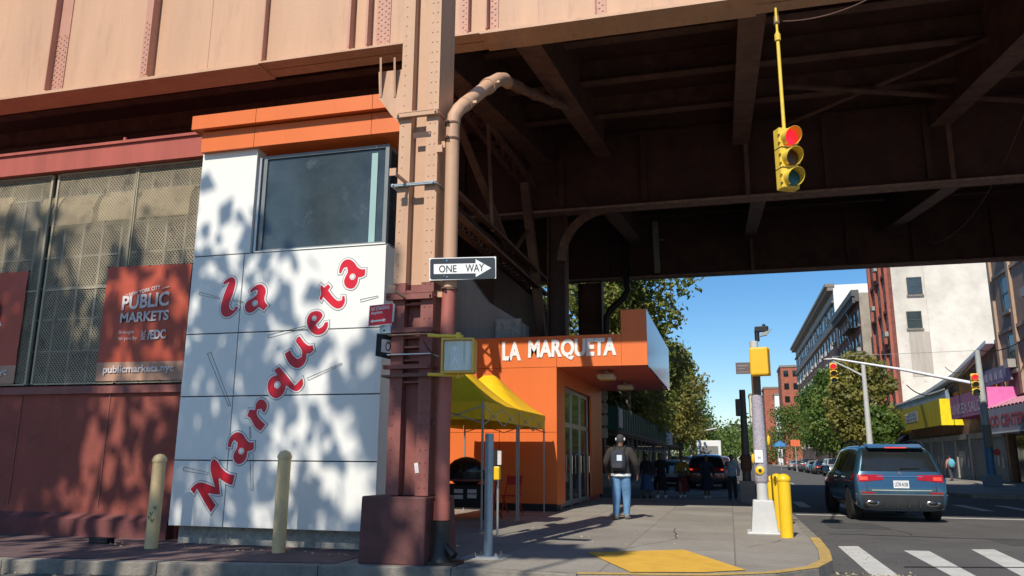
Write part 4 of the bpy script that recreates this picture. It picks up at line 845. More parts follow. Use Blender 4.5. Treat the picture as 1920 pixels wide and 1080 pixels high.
# hanging traffic signal
def tsignal(label, c, rz, s=1.0, hang=0, lit=0, group=None):
    t = thing('traffic_signal', label, 'traffic light', group=group); w = .17*s
    mb = MB(); mb.box(-w, w, 0, .2*s, -.57*s, .57*s); obj('housing', mb, M['ysig'], t, bevel=.02*s)
    mb = MB()
    for z in (-.19, .19): mb.box(-w-.004, w+.004, -.004, .204*s, (z-.006)*s, (z+.006)*s)
    obj('seam', mb, M['jet'], t); mb = MB()
    for z in (.45, .3, .08, -.08, -.3, -.45):
        for q in (-1, 1): mb.box(q*w-(.03*s if q < 0 else 0), q*w+(.03*s if q > 0 else 0), -.02*s, .02*s, (z-.02)*s, (z+.02)*s)
    obj('hinge', mb, M['ysig'], t)
    for i, z in enumerate((.38, 0, -.38)):
        lm = [(.75, .02, .05), (.09, .04, .015), (.02, .11, .12)][i]
        mb = MB(); mb.lathe((0, -.03*s, z*s), [(.15*s, 0), (.145*s, .02*s)], 24, (0, -1, 0))
        ln = obj('lens', mb, mat('lens_%s' % ('red', 'amber', 'green')[i], lm, .25, .25, 90, emit=((1, .02, .04), .75) if i == lit else None), t)
        mb = MB(); n = 24; L = .24*s; r = .158*s
        for k in range(n+1):
            a = math.radians(-62 + 304*k/n); f = .25+.75*max(0, math.sin(a)*.5+.5); x, zc = r*math.cos(a), r*math.sin(a)
            mb.v += [(x, -.005, z*s+zc), (x*1.02, -.03-L*f, z*s+zc*1.02-.04*s*f), (x*.97, -.005, z*s+zc*.97), (x*.99, -.03-L*f, z*s+zc*.99-.04*s*f)]
        for k in range(n): a = k*4; b = a+4; mb.f += [(a, b, b+1, a+1), (a+2, a+3, b+3, b+2), (a+1, b+1, b+3, a+3)]
        obj('visor', mb, M['ysig'], t)
        mb = MB(); mb.prism([(-.02*s+.0, -.012, .0)]*0 or [(-w+.01, -.003, z*s-.17*s), (w-.01, -.003, z*s-.17*s), (w-.01, -.003, z*s+.17*s), (-w+.01, -.003, z*s+.17*s)], (0, -.006, 0)); obj('door', mb, M['ysig'], t)
    if hang:
        mb = MB(); mb.tube([(0, .1*s, .57*s), (0, .1*s, .57*s+hang)], .032, 12); mb.tube([(0, .1*s, .57*s+hang-.18), (0, .1*s, .57*s+hang-.05)], .055, 10); mb.tube([(0, .1*s, .57*s+hang), (0, .1*s, .57*s+hang+.5)], .022, 8); obj('hanger_pole', mb, M['ysig'], t)
        mb = MB(); mb.tube([(0, .1, .57*s+hang+.15), (.1, .25, .57*s+hang+.5)], .05, 8); obj('hanger_clamp', mb, mat('dark_clamp', (.2, .13, .08), .6), t)
    t.location = c; t.rotation_euler = (0, 0, rz); return t
c = aY(1480, 296, 14.05); tsignal('yellow traffic signal showing red, hanging on a pole from the viaduct girder', c, math.radians(28), 1.0, 1.95)
# wires from the hanger
def wire(label, pts, r=.012, m='jet'):
    mb = MB(); mb.tube(pts, r, 5); o = obj('cable', mb, M[m]); return tag(o, label, 'cable')
def sag(a, b, s, n=14): return [lerp(a, b, i/n) - Z*s*4*(i/n)*(1-i/n) for i in range(n+1)]
wire('thin cable looping from the signal hanger to the girder above', sag(aY(1468, 40, 14.1), aY(1640, -8, 14.1), .12), .01, 'rust_shade')
wire('dark cable drooping down the right side of the inner girders', sag(aY(1930, 190, 24), aY(1752, 455, 33), .9), .02, 'rust_shade')

# ================================================================== SIGNAL POLE WITH KNITTED COVER
p = aZ(1434, 1000, .15); PP = thing('signal_pole', 'grey signal pole wrapped in purple knitting with a tapered pale base', 'pole', tuple(p))
zt = aY(1414, 640, p.y).z
mb = MB(); mb.lathe(p, [(.10, .5), (.085, 1.2), (.075, zt-.15)], 20); obj('shaft', mb, M['pole'], PP, smooth=True)
mb = MB(); mb.add([(p.x+sx*a, p.y+sy*a, z) for z, a in ((.15, .23), (.72, .17)) for sx, sy in ((-1, -1), (1, -1), (1, 1), (-1, 1))], [(3, 2, 1, 0), (4, 5, 6, 7), (0, 1, 5, 4), (1, 2, 6, 5), (2, 3, 7, 6), (3, 0, 4, 7)]); mb.box(p.x-.30, p.x+.36, p.y-.30, p.y+.3, .14, .19); obj('base', mb, M['pole'], PP, bevel=.02)
km = mat('knit_lilac', (.38, .36, .43), .95, .3, 22, bump=.8, bscale=60, col2=(.55, .46, .38), thr=(.42, .5))
z0k, z1k = aY(1434, 905, p.y).z, aY(1420, 742, p.y).z
mb = MB(); mb.lathe(p, [(.10, z0k-.15), (.12, z0k-.12), (.115, z0k+.3), (.10, z1k-.4), (.095, z1k-.15)], 24); obj('knitted_cover', mb, km, PP, smooth=True)
mb = MB(); mb.lathe(p, [(.082, z1k-.14), (.082, z1k+.25)], 20); obj('dark_sleeve', mb, mat('brown_sleeve', (.13, .085, .06), .7), PP, smooth=True)
mb = MB(); q = aY(1423, 855, p.y-.12); mb.box(q.x-.075, q.x+.07, q.y-.012, q.y+.02, q.z-.12, q.z+.10); so_ = obj('label_plate', mb, M['whitew'], PP, bevel=.01)
mb = MB(); mb.box(q.x-.02, q.x-.008, q.y-.015, q.y-.0125, q.z-.05, q.z-.01); mb.box(q.x+.01, q.x+.022, q.y-.015, q.y-.0125, q.z-.05, q.z-.01); obj('marks', mb, M['jet'], so_)
mb = MB(); q = aY(1425, 882, p.y-.12); mb.lathe((q.x, q.y+.02, q.z), [(.075, 0), (.075, .03), (.05, .045), (.001, .05)], 20, (0, -1, 0)); mb2 = mb; po = obj('push_button', mb, M['ybol'], PP, smooth=True)
mb = MB(); mb.lathe((q.x, q.y-.032, q.z), [(.03, 0), (.028, .01)], 14, (0, -1, 0)); obj('button', mb, M['jet'], po)
ym_ = mat('knit_yellow', (.75, .48, .02), .9)
mb = MB(); mb.sphere(aY(1441, 826, p.y-.03), .05, 10, (.6, .6, 1.9)); obj('knitted_flower', mb, ym_, PP, smooth=True); mb = MB(); mb.sphere(aY(1412, 860, p.y-.05), .05, 10, (.6, .6, 1.8)); obj('knitted_flower', mb, ym_, PP, smooth=True)
c = aY(1426, 679, p.y-.25); t = pedsignal('bright yellow back of a pedestrian signal box high on the knitted pole', c, .32, .50, math.radians(168), M['yped'])
mb = MB(); mb.tube([(0, .19, -.3), (0, .05, -.3)], .03, 8); mb.tube([(.02, .19, .27), (.02, .05, .27), (.02, .05, .2)], .035, 8); obj('bracket', mb, M['ysig'], t); t.children[-1].location = (0, 0, 0)
mb = MB(); q = aY(1420, 640, p.y); mb.tube([q, q+Z*.22], .045, 10); mb.bar(q+Z*.22+Vector((-.03, 0, 0)), q+Vector((.20, -.05, .22)), .10, .10); mb.sphere(q+Vector((.13, 0, .29)), .035, 8)
t = thing('street_camera', 'dark lamp head and sensor on top of the knitted signal pole', 'lamp', tuple(q)); obj('head', mb, M['jet'], t, bevel=.01); mb = MB(); a = q+Vector((.10, -.09, .13)); mb.prism([a+Vector((-.03, 0, 0)), a+Vector((.16, 0, .09)), a+Vector((.07, 0, -.03)), a+Vector((-.05, 0, -.05))], (0, .1, 0)); obj('lamp_glass', mb, mat('lamp_lens', (.30, .32, .28), .3), t)
q0, q1 = aY(1379, 680, p.y), aY(1409, 701, p.y); t = thing('street_sign', 'small dark street sign plate on the left of the knitted pole', 'sign', tuple(q0))
mb = MB(); mb.box(q0.x, q1.x, p.y-.005, p.y+.005, q1.z, q0.z); obj('plate', mb, mat('sign_back', (.12, .10, .10), .5, .2, 8), t); mb = MB()
for i, (w_, h_) in enumerate(((.7, .02), (.5, .012), (.75, .012))): z = q0.z-.05-i*.06; mb.box(q0.x+.03, q0.x+.03+(q1.x-q0.x)*w_, p.y-.008, p.y-.0055, z-h_, z)
obj('faded_print', mb, mat('faded_print', (.3, .22, .2), .6), t)
# dark pole in the shade
p = aZ(1403, 944, .15); t = thing('signal_pole', 'dark shaded signal pole with a square base at the far corner under the viaduct', 'pole', tuple(p)); ztp = aY(1393, 731, p.y).z
mb = MB(); mb.lathe(p, [(.13, .5), (.12, 1.3), (.10, 2.2), (.09, ztp-.15)], 18); obj('shaft', mb, M['dpole'], t, smooth=True)
mb = MB(); mb.box(p.x-.22, p.x+.22, p.y-.22, p.y+.22, .15, .8); obj('base', mb, mat('shaded_base', (.20, .18, .16), .8), t, bevel=.02)
mb = MB(); z = aY(1398, 766, p.y).z; mb.box(p.x-.22, p.x-.05, p.y-.2, p.y+.2, z-.22, z+.28); obj('signal_box', mb, M['dpole'], t, bevel=.02)
mb = MB(); z = aY(1402, 868, p.y).z; mb.lathe((p.x, p.y, z-.25), [(.13, 0), (.17, .1), (.16, .45), (.12, .5)], 14); obj('wrap', mb, mat('red_wrap', (.09, .035, .025), .9), t)
# right-hand mast arm pole
p = aY(1861, 905, 47); p.z = .15; MP = thing('mast_pole', 'grey mast arm pole with the shade on its lower half coloured blue, on the right corner', 'pole', tuple(p)); tp = aY(1836, 657, 47)
mb = MB(); mb.tube([Vector((p.x, 47, 3.3)), Vector((p.x, 47, tp.z))], [.19, .13], 14); obj('shaft', mb, mat('mast_grey', (.42, .45, .45), .5), MP, smooth=True)
mb = MB(); mb.tube([Vector((p.x, 47, .5)), Vector((p.x, 47, 3.3))], [.215, .192], 14); obj('lower_shaft', mb, M['rnav'], MP, smooth=True)  # viaduct's shade on the lower shaft put into its blue colour
mb = MB(); mb.box(p.x-.38, p.x+.38, 46.65, 47.35, .15, .75); obj('base', mb, mat('base_shade_blue', (.17, .22, .27), .6), MP, bevel=.04)  # base coloured for the same shade
am = aY(1560, 672, 47); am2 = aY(1822, 722, 47)
mb = MB(); mb.tube([Vector((p.x, 47, am2.z)), lerp(am2, am, .5)+Z*.12, am], [.10, .075, .05], 10); obj('mast_arm', mb, mat('mast_pale', (.85, .86, 1.12), .45), MP, smooth=True)
mb = MB(); mb.tube([Vector((p.x, 47, tp.z)), am+Z*.1], .012, 5); obj('guy_wire', mb, M['alu'], MP)
mb = MB(); mb.box(p.x-.16, p.x+.16, 46.7, 46.85, 2.15, 3.3); obj('control_box', mb, mat('tan_box', (.25, .2, .14), .7), MP); mb = MB(); mb.lathe((p.x+.3, 46.75, 1.9), [(.17, 0), (.17, .02)], 16, (0, -1, 0)); obj('red_disc', mb, mat('red_disc', (.5, .04, .05), .5), MP)
tsignal('small traffic signal showing red at the free end of the mast arm', am+Vector((0, -.25, -.85)), math.radians(-5), 1.0)
q = aY(1833, 722, 47); tsignal('small traffic signal showing red fixed beside the mast pole', Vector((p.x-.4, 46.5, q.z)), math.radians(-5), 1.0)
# lamp pole further along
p = aY(1632, 842, 62); t = thing('lamp_pole', 'tall pale street lamp pole with a short arm behind the blue car', 'street lamp', (p.x, 62, .15)); tq = aY(1619, 680, 62)
mb = MB(); mb.tube([Vector((p.x, 62, .15)), Vector((p.x, 62, tq.z))], [.24, .14], 12); obj('shaft', mb, M['pole'], t, smooth=True)
a1 = aY(1555, 674, 62); mb = MB(); mb.tube([Vector((p.x, 62, tq.z-1.0)), Vector((p.x-1, 62, tq.z-.4)), a1], [.08, .07, .05], 8); obj('arm', mb, M['pole'], t, smooth=True); mb = MB(); mb.sphere(a1, .3, 10, (1.4, .6, .35)); obj('lamp_head', mb, M['pole'], t, smooth=True)
p = aY(1296, 850, 95); t = thing('signal_mast', 'distant white signal mast with a long arm on the left of the avenue', 'pole', (p.x, 95, .15)); mb = MB(); mb.tube([Vector((p.x, 95, .15)), Vector((p.x, 95, 6.0))], .13, 8); obj('shaft', mb, M['pole'], t); mb = MB(); mb.tube([Vector((p.x, 95, 4.4)), Vector((p.x+3, 95, 5.0))], .07, 8); obj('arm', mb, M['pole'], t)
wire('overhead cable from the mast pole up to the right-hand building', sag(tp, aX(1925, 632, 17), .3), .03)
wire('thick overhead cable hanging from the mast pole down to the shop roof', sag(tp, aX(1700, 722, 16.2), 1.6), .05)
wire('thin overhead cable running above the shop roofs', sag(tp, Vector((17, 70, 8.8)), .8), .03)
# ================================================================== CARS
_body = {}
def carbody(kind):
    if kind in _body: return _body[kind]
    if kind == 'suv':   # y, top z, half width, roof half width, bottom z
        ST = [(-2.30, .74, .80, .62, .36), (-2.28, .80, .88, .70, .30), (-2.23, 1.04, .93, .80, .24), (-2.16, 1.18, .94, .79, .22), (-2.04, 1.46, .94, .735, .22), (-1.96, 1.60, .94, .71, .22), (-1.5, 1.66, .94, .70, .22), (-.6, 1.68, .94, .71, .22), (.2, 1.66, .94, .70, .22), (.62, 1.60, .93, .68, .22), (1.0, 1.34, .93, .66, .22), (1.28, 1.10, .92, .74, .22), (1.5, 1.04, .92, .74, .22), (2.05, .96, .90, .70, .22), (2.24, .84, .85, .66, .25), (2.32, .62, .72, .56, .32)]
        belt = 1.0
    else:
        ST = [(-2.35, .70, .76, .60, .34), (-2.32, .80, .84, .66, .28), (-2.2, .96, .88, .70, .22), (-1.75, 1.02, .90, .68, .2), (-1.55, 1.06, .90, .66, .2), (-1.1, 1.33, .90, .60, .2), (-.75, 1.41, .905, .59, .2), (0, 1.44, .905, .60, .2), (.35, 1.41, .905, .59, .2), (.75, 1.2, .9, .62, .2), (1.05, 1.0, .9, .70, .2), (1.5, .95, .9, .70, .2), (2.05, .86, .87, .66, .2), (2.28, .74, .80, .6, .24), (2.36, .58, .68, .5, .3)]
        belt = .9
    mb = MB(); n = 0
    for y, h, w, wr, zb in ST:
        bt = min(belt, h-.07); up = h > belt+.08
        half = [(0, zb), (w*.75, zb), (w*.96, zb+.07), (w, (zb+bt)/2), (w*.99, bt-.06), (w*(.965 if up else .93), bt+(.0 if up else .0)), ((w*.955+wr)/2 if up else w*.88, (bt+h)/2 if up else bt+.035), (wr+.02, h-.07 if up else h-.025), (wr*.86, h-.012), (0, h)]
        ring = half + [(-x, z) for x, z in half[-2:0:-1]]; n = len(ring); mb.v += [(x, y, z) for x, z in ring]
    m_ = len(ST)
    for i in range(m_-1):
        for k in range(n): a = i*n+k; b = i*n+(k+1) % n; mb.f.append((a, b, b+n, a+n))
    mb.f.append(tuple(range(n))); mb.f.append(tuple((m_-1)*n+k for k in range(n)))
    o = obj('tmpbody', mb, None); ss = o.modifiers.new('s', 'SUBSURF'); ss.levels = 2
    wy = (-1.38, 1.42); cb = MB()
    for y in wy:
        for s in (-1, 1): cb.tube([(s*.62, y, .36), (s*1.2, y, .36)], .40, 28)
    co = obj('tmpcut', cb, None); b = o.modifiers.new('b', 'BOOLEAN'); b.object = co; b.operation = 'DIFFERENCE'; b.solver = 'EXACT'
    nb = o.modifiers['s']; me = evalmesh(o)
    b.show_viewport = False; me0 = evalmesh(o)
    bm = bmesh.new(); bm.from_mesh(me0); bvh = BVHTree.FromBMesh(bm); bm.free()
    bpy.data.objects.remove(o); bpy.data.objects.remove(co); _body[kind] = (me, bvh); return _body[kind]
def patch(bvh, cs, axis, off=.006, nu=10, nv=6, wide=3):
    """a panel laid on the body: bilinear quad in two coordinates dropped onto the surface"""
    mb = MB(); cs = [Vector(c) for c in cs]; d = {'-y': Vector((0, -1, 0)), 'y': Vector((0, 1, 0)), 'x': Vector((1, 0, 0)), '-x': Vector((-1, 0, 0)), 'z': Vector((0, 0, 1))}[axis]; ok = True
    for j in range(nv+1):
        for i in range(nu+1):
            p = lerp(lerp(cs[0], cs[1], i/nu), lerp(cs[3], cs[2], i/nu), j/nv)
            if axis in ('-y', 'y'): o = Vector((p.x, 0, p.y))
            elif axis in ('x', '-x'): o = Vector((0, p.x, p.y))
            else: o = Vector((p.x, p.y, 0))
            h, nm, _, _ = bvh.ray_cast(o+d*6, -d)
            if h is None: h = o+d*.9; nm = d
            if nm.dot(d) < 0: nm = -nm
            mb.v.append(tuple(h+nm*off))
    for j in range(nv):
        for i in range(nu): a = j*(nu+1)+i; mb.f.append((a, a+1, a+nu+2, a+nu+1))
    return mb
def car(label, loc, rz, kind, col, cat='car', group=None, detail=False, lit=True, scale=1, plate='', front=False):
    me0, bvh = carbody(kind); t = thing('parked_car' if not detail else 'car', label, cat, group=group); suv = kind == 'suv'
    me = me0.copy(); obj('body', me, col, t, smooth=True)
    gl = M['glassd']; b = t
    if suv: rw = [(-.78, 1.07), (.78, 1.07), (.655, 1.53), (-.655, 1.53)]
    else: rw = [(-.62, 1.08), (.62, 1.08), (.52, 1.33), (-.52, 1.33)]
    obj('rear_window', patch(bvh, rw, '-y', nu=16, nv=8), gl, t, smooth=2)
    obj('windscreen', patch(bvh, [(-.68, 1.10 if suv else 1.0), (.68, 1.10 if suv else 1.0), (.55, 1.55 if suv else 1.34), (-.55, 1.55 if suv else 1.34)], 'y'), gl, t, smooth=2)
    if suv: sw = [[(-1.95, 1.08), (-1.22, 1.05), (-1.22, 1.50), (-1.75, 1.50)], [(-1.15, 1.05), (-.22, 1.05), (-.22, 1.52), (-1.15, 1.50)], [(-.15, 1.05), (1.12, 1.07), (.62, 1.49), (-.15, 1.52)]]
    else: sw = [[(-1.45, .96), (-.25, .95), (-.25, 1.30), (-1.05, 1.28)], [(-.17, .95), (.85, .96), (.4, 1.28), (-.17, 1.30)]]
    for ax in ('x', '-x'):
        for s in sw: obj('side_window', patch(bvh, s, ax, nu=8, nv=5), gl, t, smooth=2)
    zl = (.84, 1.0) if suv else (.70, .86)
    for s in (-1, 1):
        mb = patch(bvh, [(s*.34, zl[0]+.05), (s*.84, zl[0]), (s*.86, zl[1]), (s*.34, zl[1]-.01)], '-y', .012, 8, 4); o = obj('tail_light', mb, M['tail'], t, smooth=2)
        mb2 = patch(bvh, [(-2.16, zl[0]+.02), (-1.92, zl[0]+.07), (-1.95, zl[1]), (-2.14, zl[1])], 'x' if s > 0 else '-x', .012, 4, 3); obj('wrap', mb2, M['tail'], o, smooth=2)
        if lit: obj('brake_lamp', patch(bvh, [(s*.66, zl[0]+.045), (s*.82, zl[0]+.04), (s*.82, zl[1]-.05), (s*.66, zl[1]-.05)], '-y', .018, 4, 2), M['taillit'], o, smooth=2)
        obj('headlight', patch(bvh, [(s*.45, .66), (s*.78, .66), (s*.78, .80), (s*.45, .76)], 'y', .01, 5, 3), M['chrome'], t, smooth=2)
        mb = MB(); mb.box(s*.93-.0, s*.93+s*.20, .72, .86, 1.02, 1.17) if s > 0 else mb.box(-1.13, -.93, .72, .86, 1.02, 1.17); obj('mirror', mb, col, t, bevel=.03)
    obj('lower_bumper', patch(bvh, [(-.86, .29), (.86, .29), (.91, .50 if not detail else .57), (-.91, .50 if not detail else .57)], '-y', .012, 16, 5), M['trim'], t, smooth=2)
    if detail:
        obj('bumper_strip', patch(bvh, [(-.60, .665), (.60, .665), (.60, .68), (-.60, .68)], '-y', .016, 14, 1), M['chrome'], t, smooth=2)
        obj('bumper_fold', patch(bvh, [(-.91, .575), (.91, .575), (.91, .592), (-.91, .592)], '-y', .016, 14, 1), mat('grey_trim', (.18, .18, .18), .4), t, smooth=2)
        for s in (-1, 1):
            obj('reflector', patch(bvh, [(s*.55, .605), (s*.82, .605), (s*.82, .635), (s*.55, .635)], '-y', .02, 4, 1), M['tail'], t, smooth=2)
            h, nm, _, _ = bvh.ray_cast(Vector((s*.60, -6, .40)), Vector((0, 1, 0))); mb = MB(); mb.sphere((s*.60, h.y+.005, .41), .115, 16, (1.35, .35, .62)); ex = obj('exhaust', mb, M['chrome'], t, smooth=True)
            mb = MB(); mb.sphere((s*.60, h.y-.018, .41), .08, 14, (1.3, .4, .58)); obj('exhaust_hole', mb, M['jet'], ex, smooth=True)
        for x in (-.34, -.12, .12, .34): h, nm, _, _ = bvh.ray_cast(Vector((x, -6, .40)), Vector((0, 1, 0))); mb = MB(); mb.box(x-.012, x+.012, h.y-.035, h.y+.02, .31, .47); obj('diffuser_fin', mb, M['trim'], t)
        obj('tailgate_crease', patch(bvh, [(-.46, .955), (.46, .955), (.46, .968), (-.46, .968)], '-y', .014, 12, 1), M['chrome'], t, smooth=2)
        mb = MB(); mb.prism([(-.56, -2.1, 1.565), (.56, -2.1, 1.565), (.6, -1.7, 1.64), (-.6, -1.7, 1.64)], (0, 0, .025)); obj('spoiler', mb, col, t, bevel=.01)
        mb = MB(); mb.box(-.22, .22, -2.112, -2.095, 1.568, 1.588); obj('third_brake_light', mb, M['taillit'], t)
        h, nm, _, _ = bvh.ray_cast(Vector((.1, -6, 1.13)), Vector((0, 1, 0))); mb = MB(); mb.bar((.02, h.y-.03, 1.14), (.42, h.y-.02, 1.145), .02, .015); obj('wiper', mb, M['jet'], t)
        h, nm, _, _ = bvh.ray_cast(Vector((0, -6, 1.02)), Vector((0, 1, 0))); mb = MB(); mb.tube([(.0+.035*math.cos(a), h.y-.016, 1.03+.035*math.sin(a)) for a in np.linspace(0, 2*PI, 15)], .005, 5)
        for a in (PI/2, PI/2+2.09, PI/2+4.19): mb.bar((0, h.y-.016, 1.03), (.035*math.cos(a), h.y-.016, 1.03+.035*math.sin(a)), .006)
        obj('round_badge', mb, M['chrome'], t)
        for s in (-1, 1):
            mb = MB(); mb.tube([(s*.66, -1.75, 1.62), (s*.67, -1.55, 1.70), (s*.68, -.6, 1.745), (s*.67, .3, 1.70), (s*.66, .45, 1.62)], .024, 8); obj('roof_rail', mb, M['trim'], t, smooth=True)
        # seam lines of the tailgate and doors
        for s in (-1, 1): obj('panel_gap', patch(bvh, [(s*.69, .60), (s*.70, .60), (s*.70, 1.02), (s*.69, 1.02)], '-y', .007, 1, 10), M['jet'], t)
        for ax in ('x', '-x'):
            for y in (-.19, .95): obj('panel_gap', patch(bvh, [(y, .4), (y+.012, .4), (y+.012, 1.0), (y, 1.0)], ax, .004, 1, 8), M['jet'], t)
            for y in (-.95, .02): q = MB(); xx = .945 if ax == 'x' else -.945; q.box(xx-.015, xx+.015, y, y+.2, .92, .945); obj('door_handle', q, M['chrome'], t)
            obj('sill', patch(bvh, [(-.95, .26), (1.0, .26), (1.0, .38), (-.95, .38)], ax, .01, 10, 2), M['trim'], t, smooth=2)
        mb = MB(); mb.sphere((-.35, -.9, 1.28), .12, 10); mb.sphere((.34, .2, 1.30), .12, 10); mb.box(-.6, -.15, -.95, -.8, .9, 1.22); mb.box(.15, .6, -.95, -.8, .9, 1.22); obj('headrest', mb, M['trim'], t)
    h, nm, _, _ = bvh.ray_cast(Vector((0, -6, .84 if suv else .76)), Vector((0, 1, 0))); zc = .80 if suv else .72
    mb = MB(); mb.box(-.155, .155, h.y-.05, h.y-.03, zc-.08, zc+.08); pl = obj('number_plate', mb, M['plate'], t)
    if plate: mb = MB(); lettering(mb, plate, (-.13, h.y-.052, zc-.045), (.13, h.y-.052, zc-.045), (-.13, h.y-.052, zc+.04), .02, .001); obj('plate_number', mb, mat('plate_ink', (.05, .06, .12), .5), pl)
    for y in (-1.38, 1.42):
        for s in (-1, 1):
            x = s*.80; mb = MB(); mb.lathe((x-s*.12, y, .35), [(.22, 0), (.34, .01), (.362, .04), (.362, .21), (.345, .25), (.25, .26)], 28, (s, 0, 0)); tyre = obj('wheel', mb, M['rubber'], t, smooth=True)
            mb = MB(); mb.lathe((x+s*.06, y, .35), [(.245, 0), (.245, .055), (.225, .05), (.20, .02)], 24, (s, 0, 0))
            for k in range(5):
                a = k*2*PI/5; mb.bar((x+s*.10, y, .35), (x+s*.105, y+.225*math.cos(a), .35+.225*math.sin(a)), .02, .055, up=(s, 0, 0))
            mb.lathe((x+s*.08, y, .35), [(.05, 0), (.045, .04)], 12, (s, 0, 0)); obj('rim', mb, M['chrome'], tyre)
    t.location = loc; t.rotation_euler = (0, 0, rz); t.scale = (scale,)*3; return t
paint = lambda n, c, r=.25: mat(n, c, r, .03, 1, metal=.35, coat=.8)
car('dark blue sport utility car with lit tail lamps turning on the avenue', (3.72, 23.35, 0), math.radians(3), 'suv', mat('blue_car_paint', (.035, .10, .165), .25, .03, 1, metal=.5, coat=1), 'car', detail=True, scale=1.09, plate='LCW-4158')
car('dark red sport utility car at the left kerb behind the waiting pedestrians', (-1.15, 43.6, 0), 0, 'suv', paint('maroon_paint', (.10, .012, .018)), 'car', scale=1.02)
grp = 'cars standing along the left side of the avenue'
for lb, x, y, kd, c, l in (
    ('pale blue silver sedan partly hidden by the pedestrians at the left kerb', -3.15, 46.5, 'sedan', (.25, .34, .42), 0),
    ('black sport utility car second in the left kerb row', -3.0, 53.5, 'suv', (.02, .022, .025), 0),
    ('grey sedan third in the left kerb row', -3.0, 60.5, 'sedan', (.16, .17, .18), 0),
    ('dark red sedan fourth in the left kerb row', -3.0, 67.5, 'sedan', (.16, .015, .02), 0),
    ('silver sport utility car fifth in the left kerb row', -3.0, 75, 'suv', (.35, .36, .37), 0),
    ('maroon and grey wagon in the queue ahead of the red sport utility car', -.85, 57.5, 'suv', (.17, .02, .03), 1),
    ('white sport utility car ahead of the maroon wagon in the queue', -.75, 69, 'suv', (.75, .76, .76), 0),
    ('black sedan seen small just before the white truck', -2.9, 83, 'sedan', (.02, .02, .02), 0)):
    car(lb, (x, y, 0), 0, kd, paint('car_paint', c), group=grp, lit=bool(l))
grp = 'cars parked along the right side of the avenue'
for i, (lb, x, y, kd, c) in enumerate((
    ('silver sport utility car parked nearest at the right kerb under the trees', 9.3, 80, 'suv', (.50, .49, .46)),
    ('black sedan parked second at the right kerb', 9.4, 92, 'sedan', (.02, .02, .025)),
    ('white sedan parked third at the right kerb', 9.5, 101, 'sedan', (.65, .65, .65)),
    ('dark grey sport utility car parked fourth at the right kerb', 9.5, 110, 'suv', (.07, .07, .08)),
    ('blue sedan parked fifth at the right kerb', 9.5, 120, 'sedan', (.05, .08, .15)),
    ('pale sedan parked last and smallest at the right kerb', 9.5, 131, 'sedan', (.6, .6, .58)))):
    car(lb, (x, y, 0), PI if i in (0, 2) else 0, kd, paint('car_paint', c), group=grp, lit=False)
# box truck far down the left
t = thing('box_truck', 'white box truck far down the left lane below the trees', 'truck', (-2.2, 93, 0)); mb = MB(); mb.box(-3.5, -.9, 91, 97.5, .9, 3.5); obj('cargo_box', mb, M['whitew'], t, bevel=.05)
mb = MB(); mb.box(-3.4, -1, 97.6, 99.8, .6, 2.5); obj('cab', mb, M['whitew'], t, bevel=.1); mb = MB(); mb.box(-3.2, -1.2, 90.98, 90.995, 1.1, 2.9); obj('roller_door', mb, M['shutter'], t)
for x in (-3.3, -1.1):
    for y in (92.4, 98.6): mb = MB(); mb.tube([(x-.12, y, .5), (x+.12, y, .5)], .5, 14); obj('wheel', mb, M['rubber'], t)

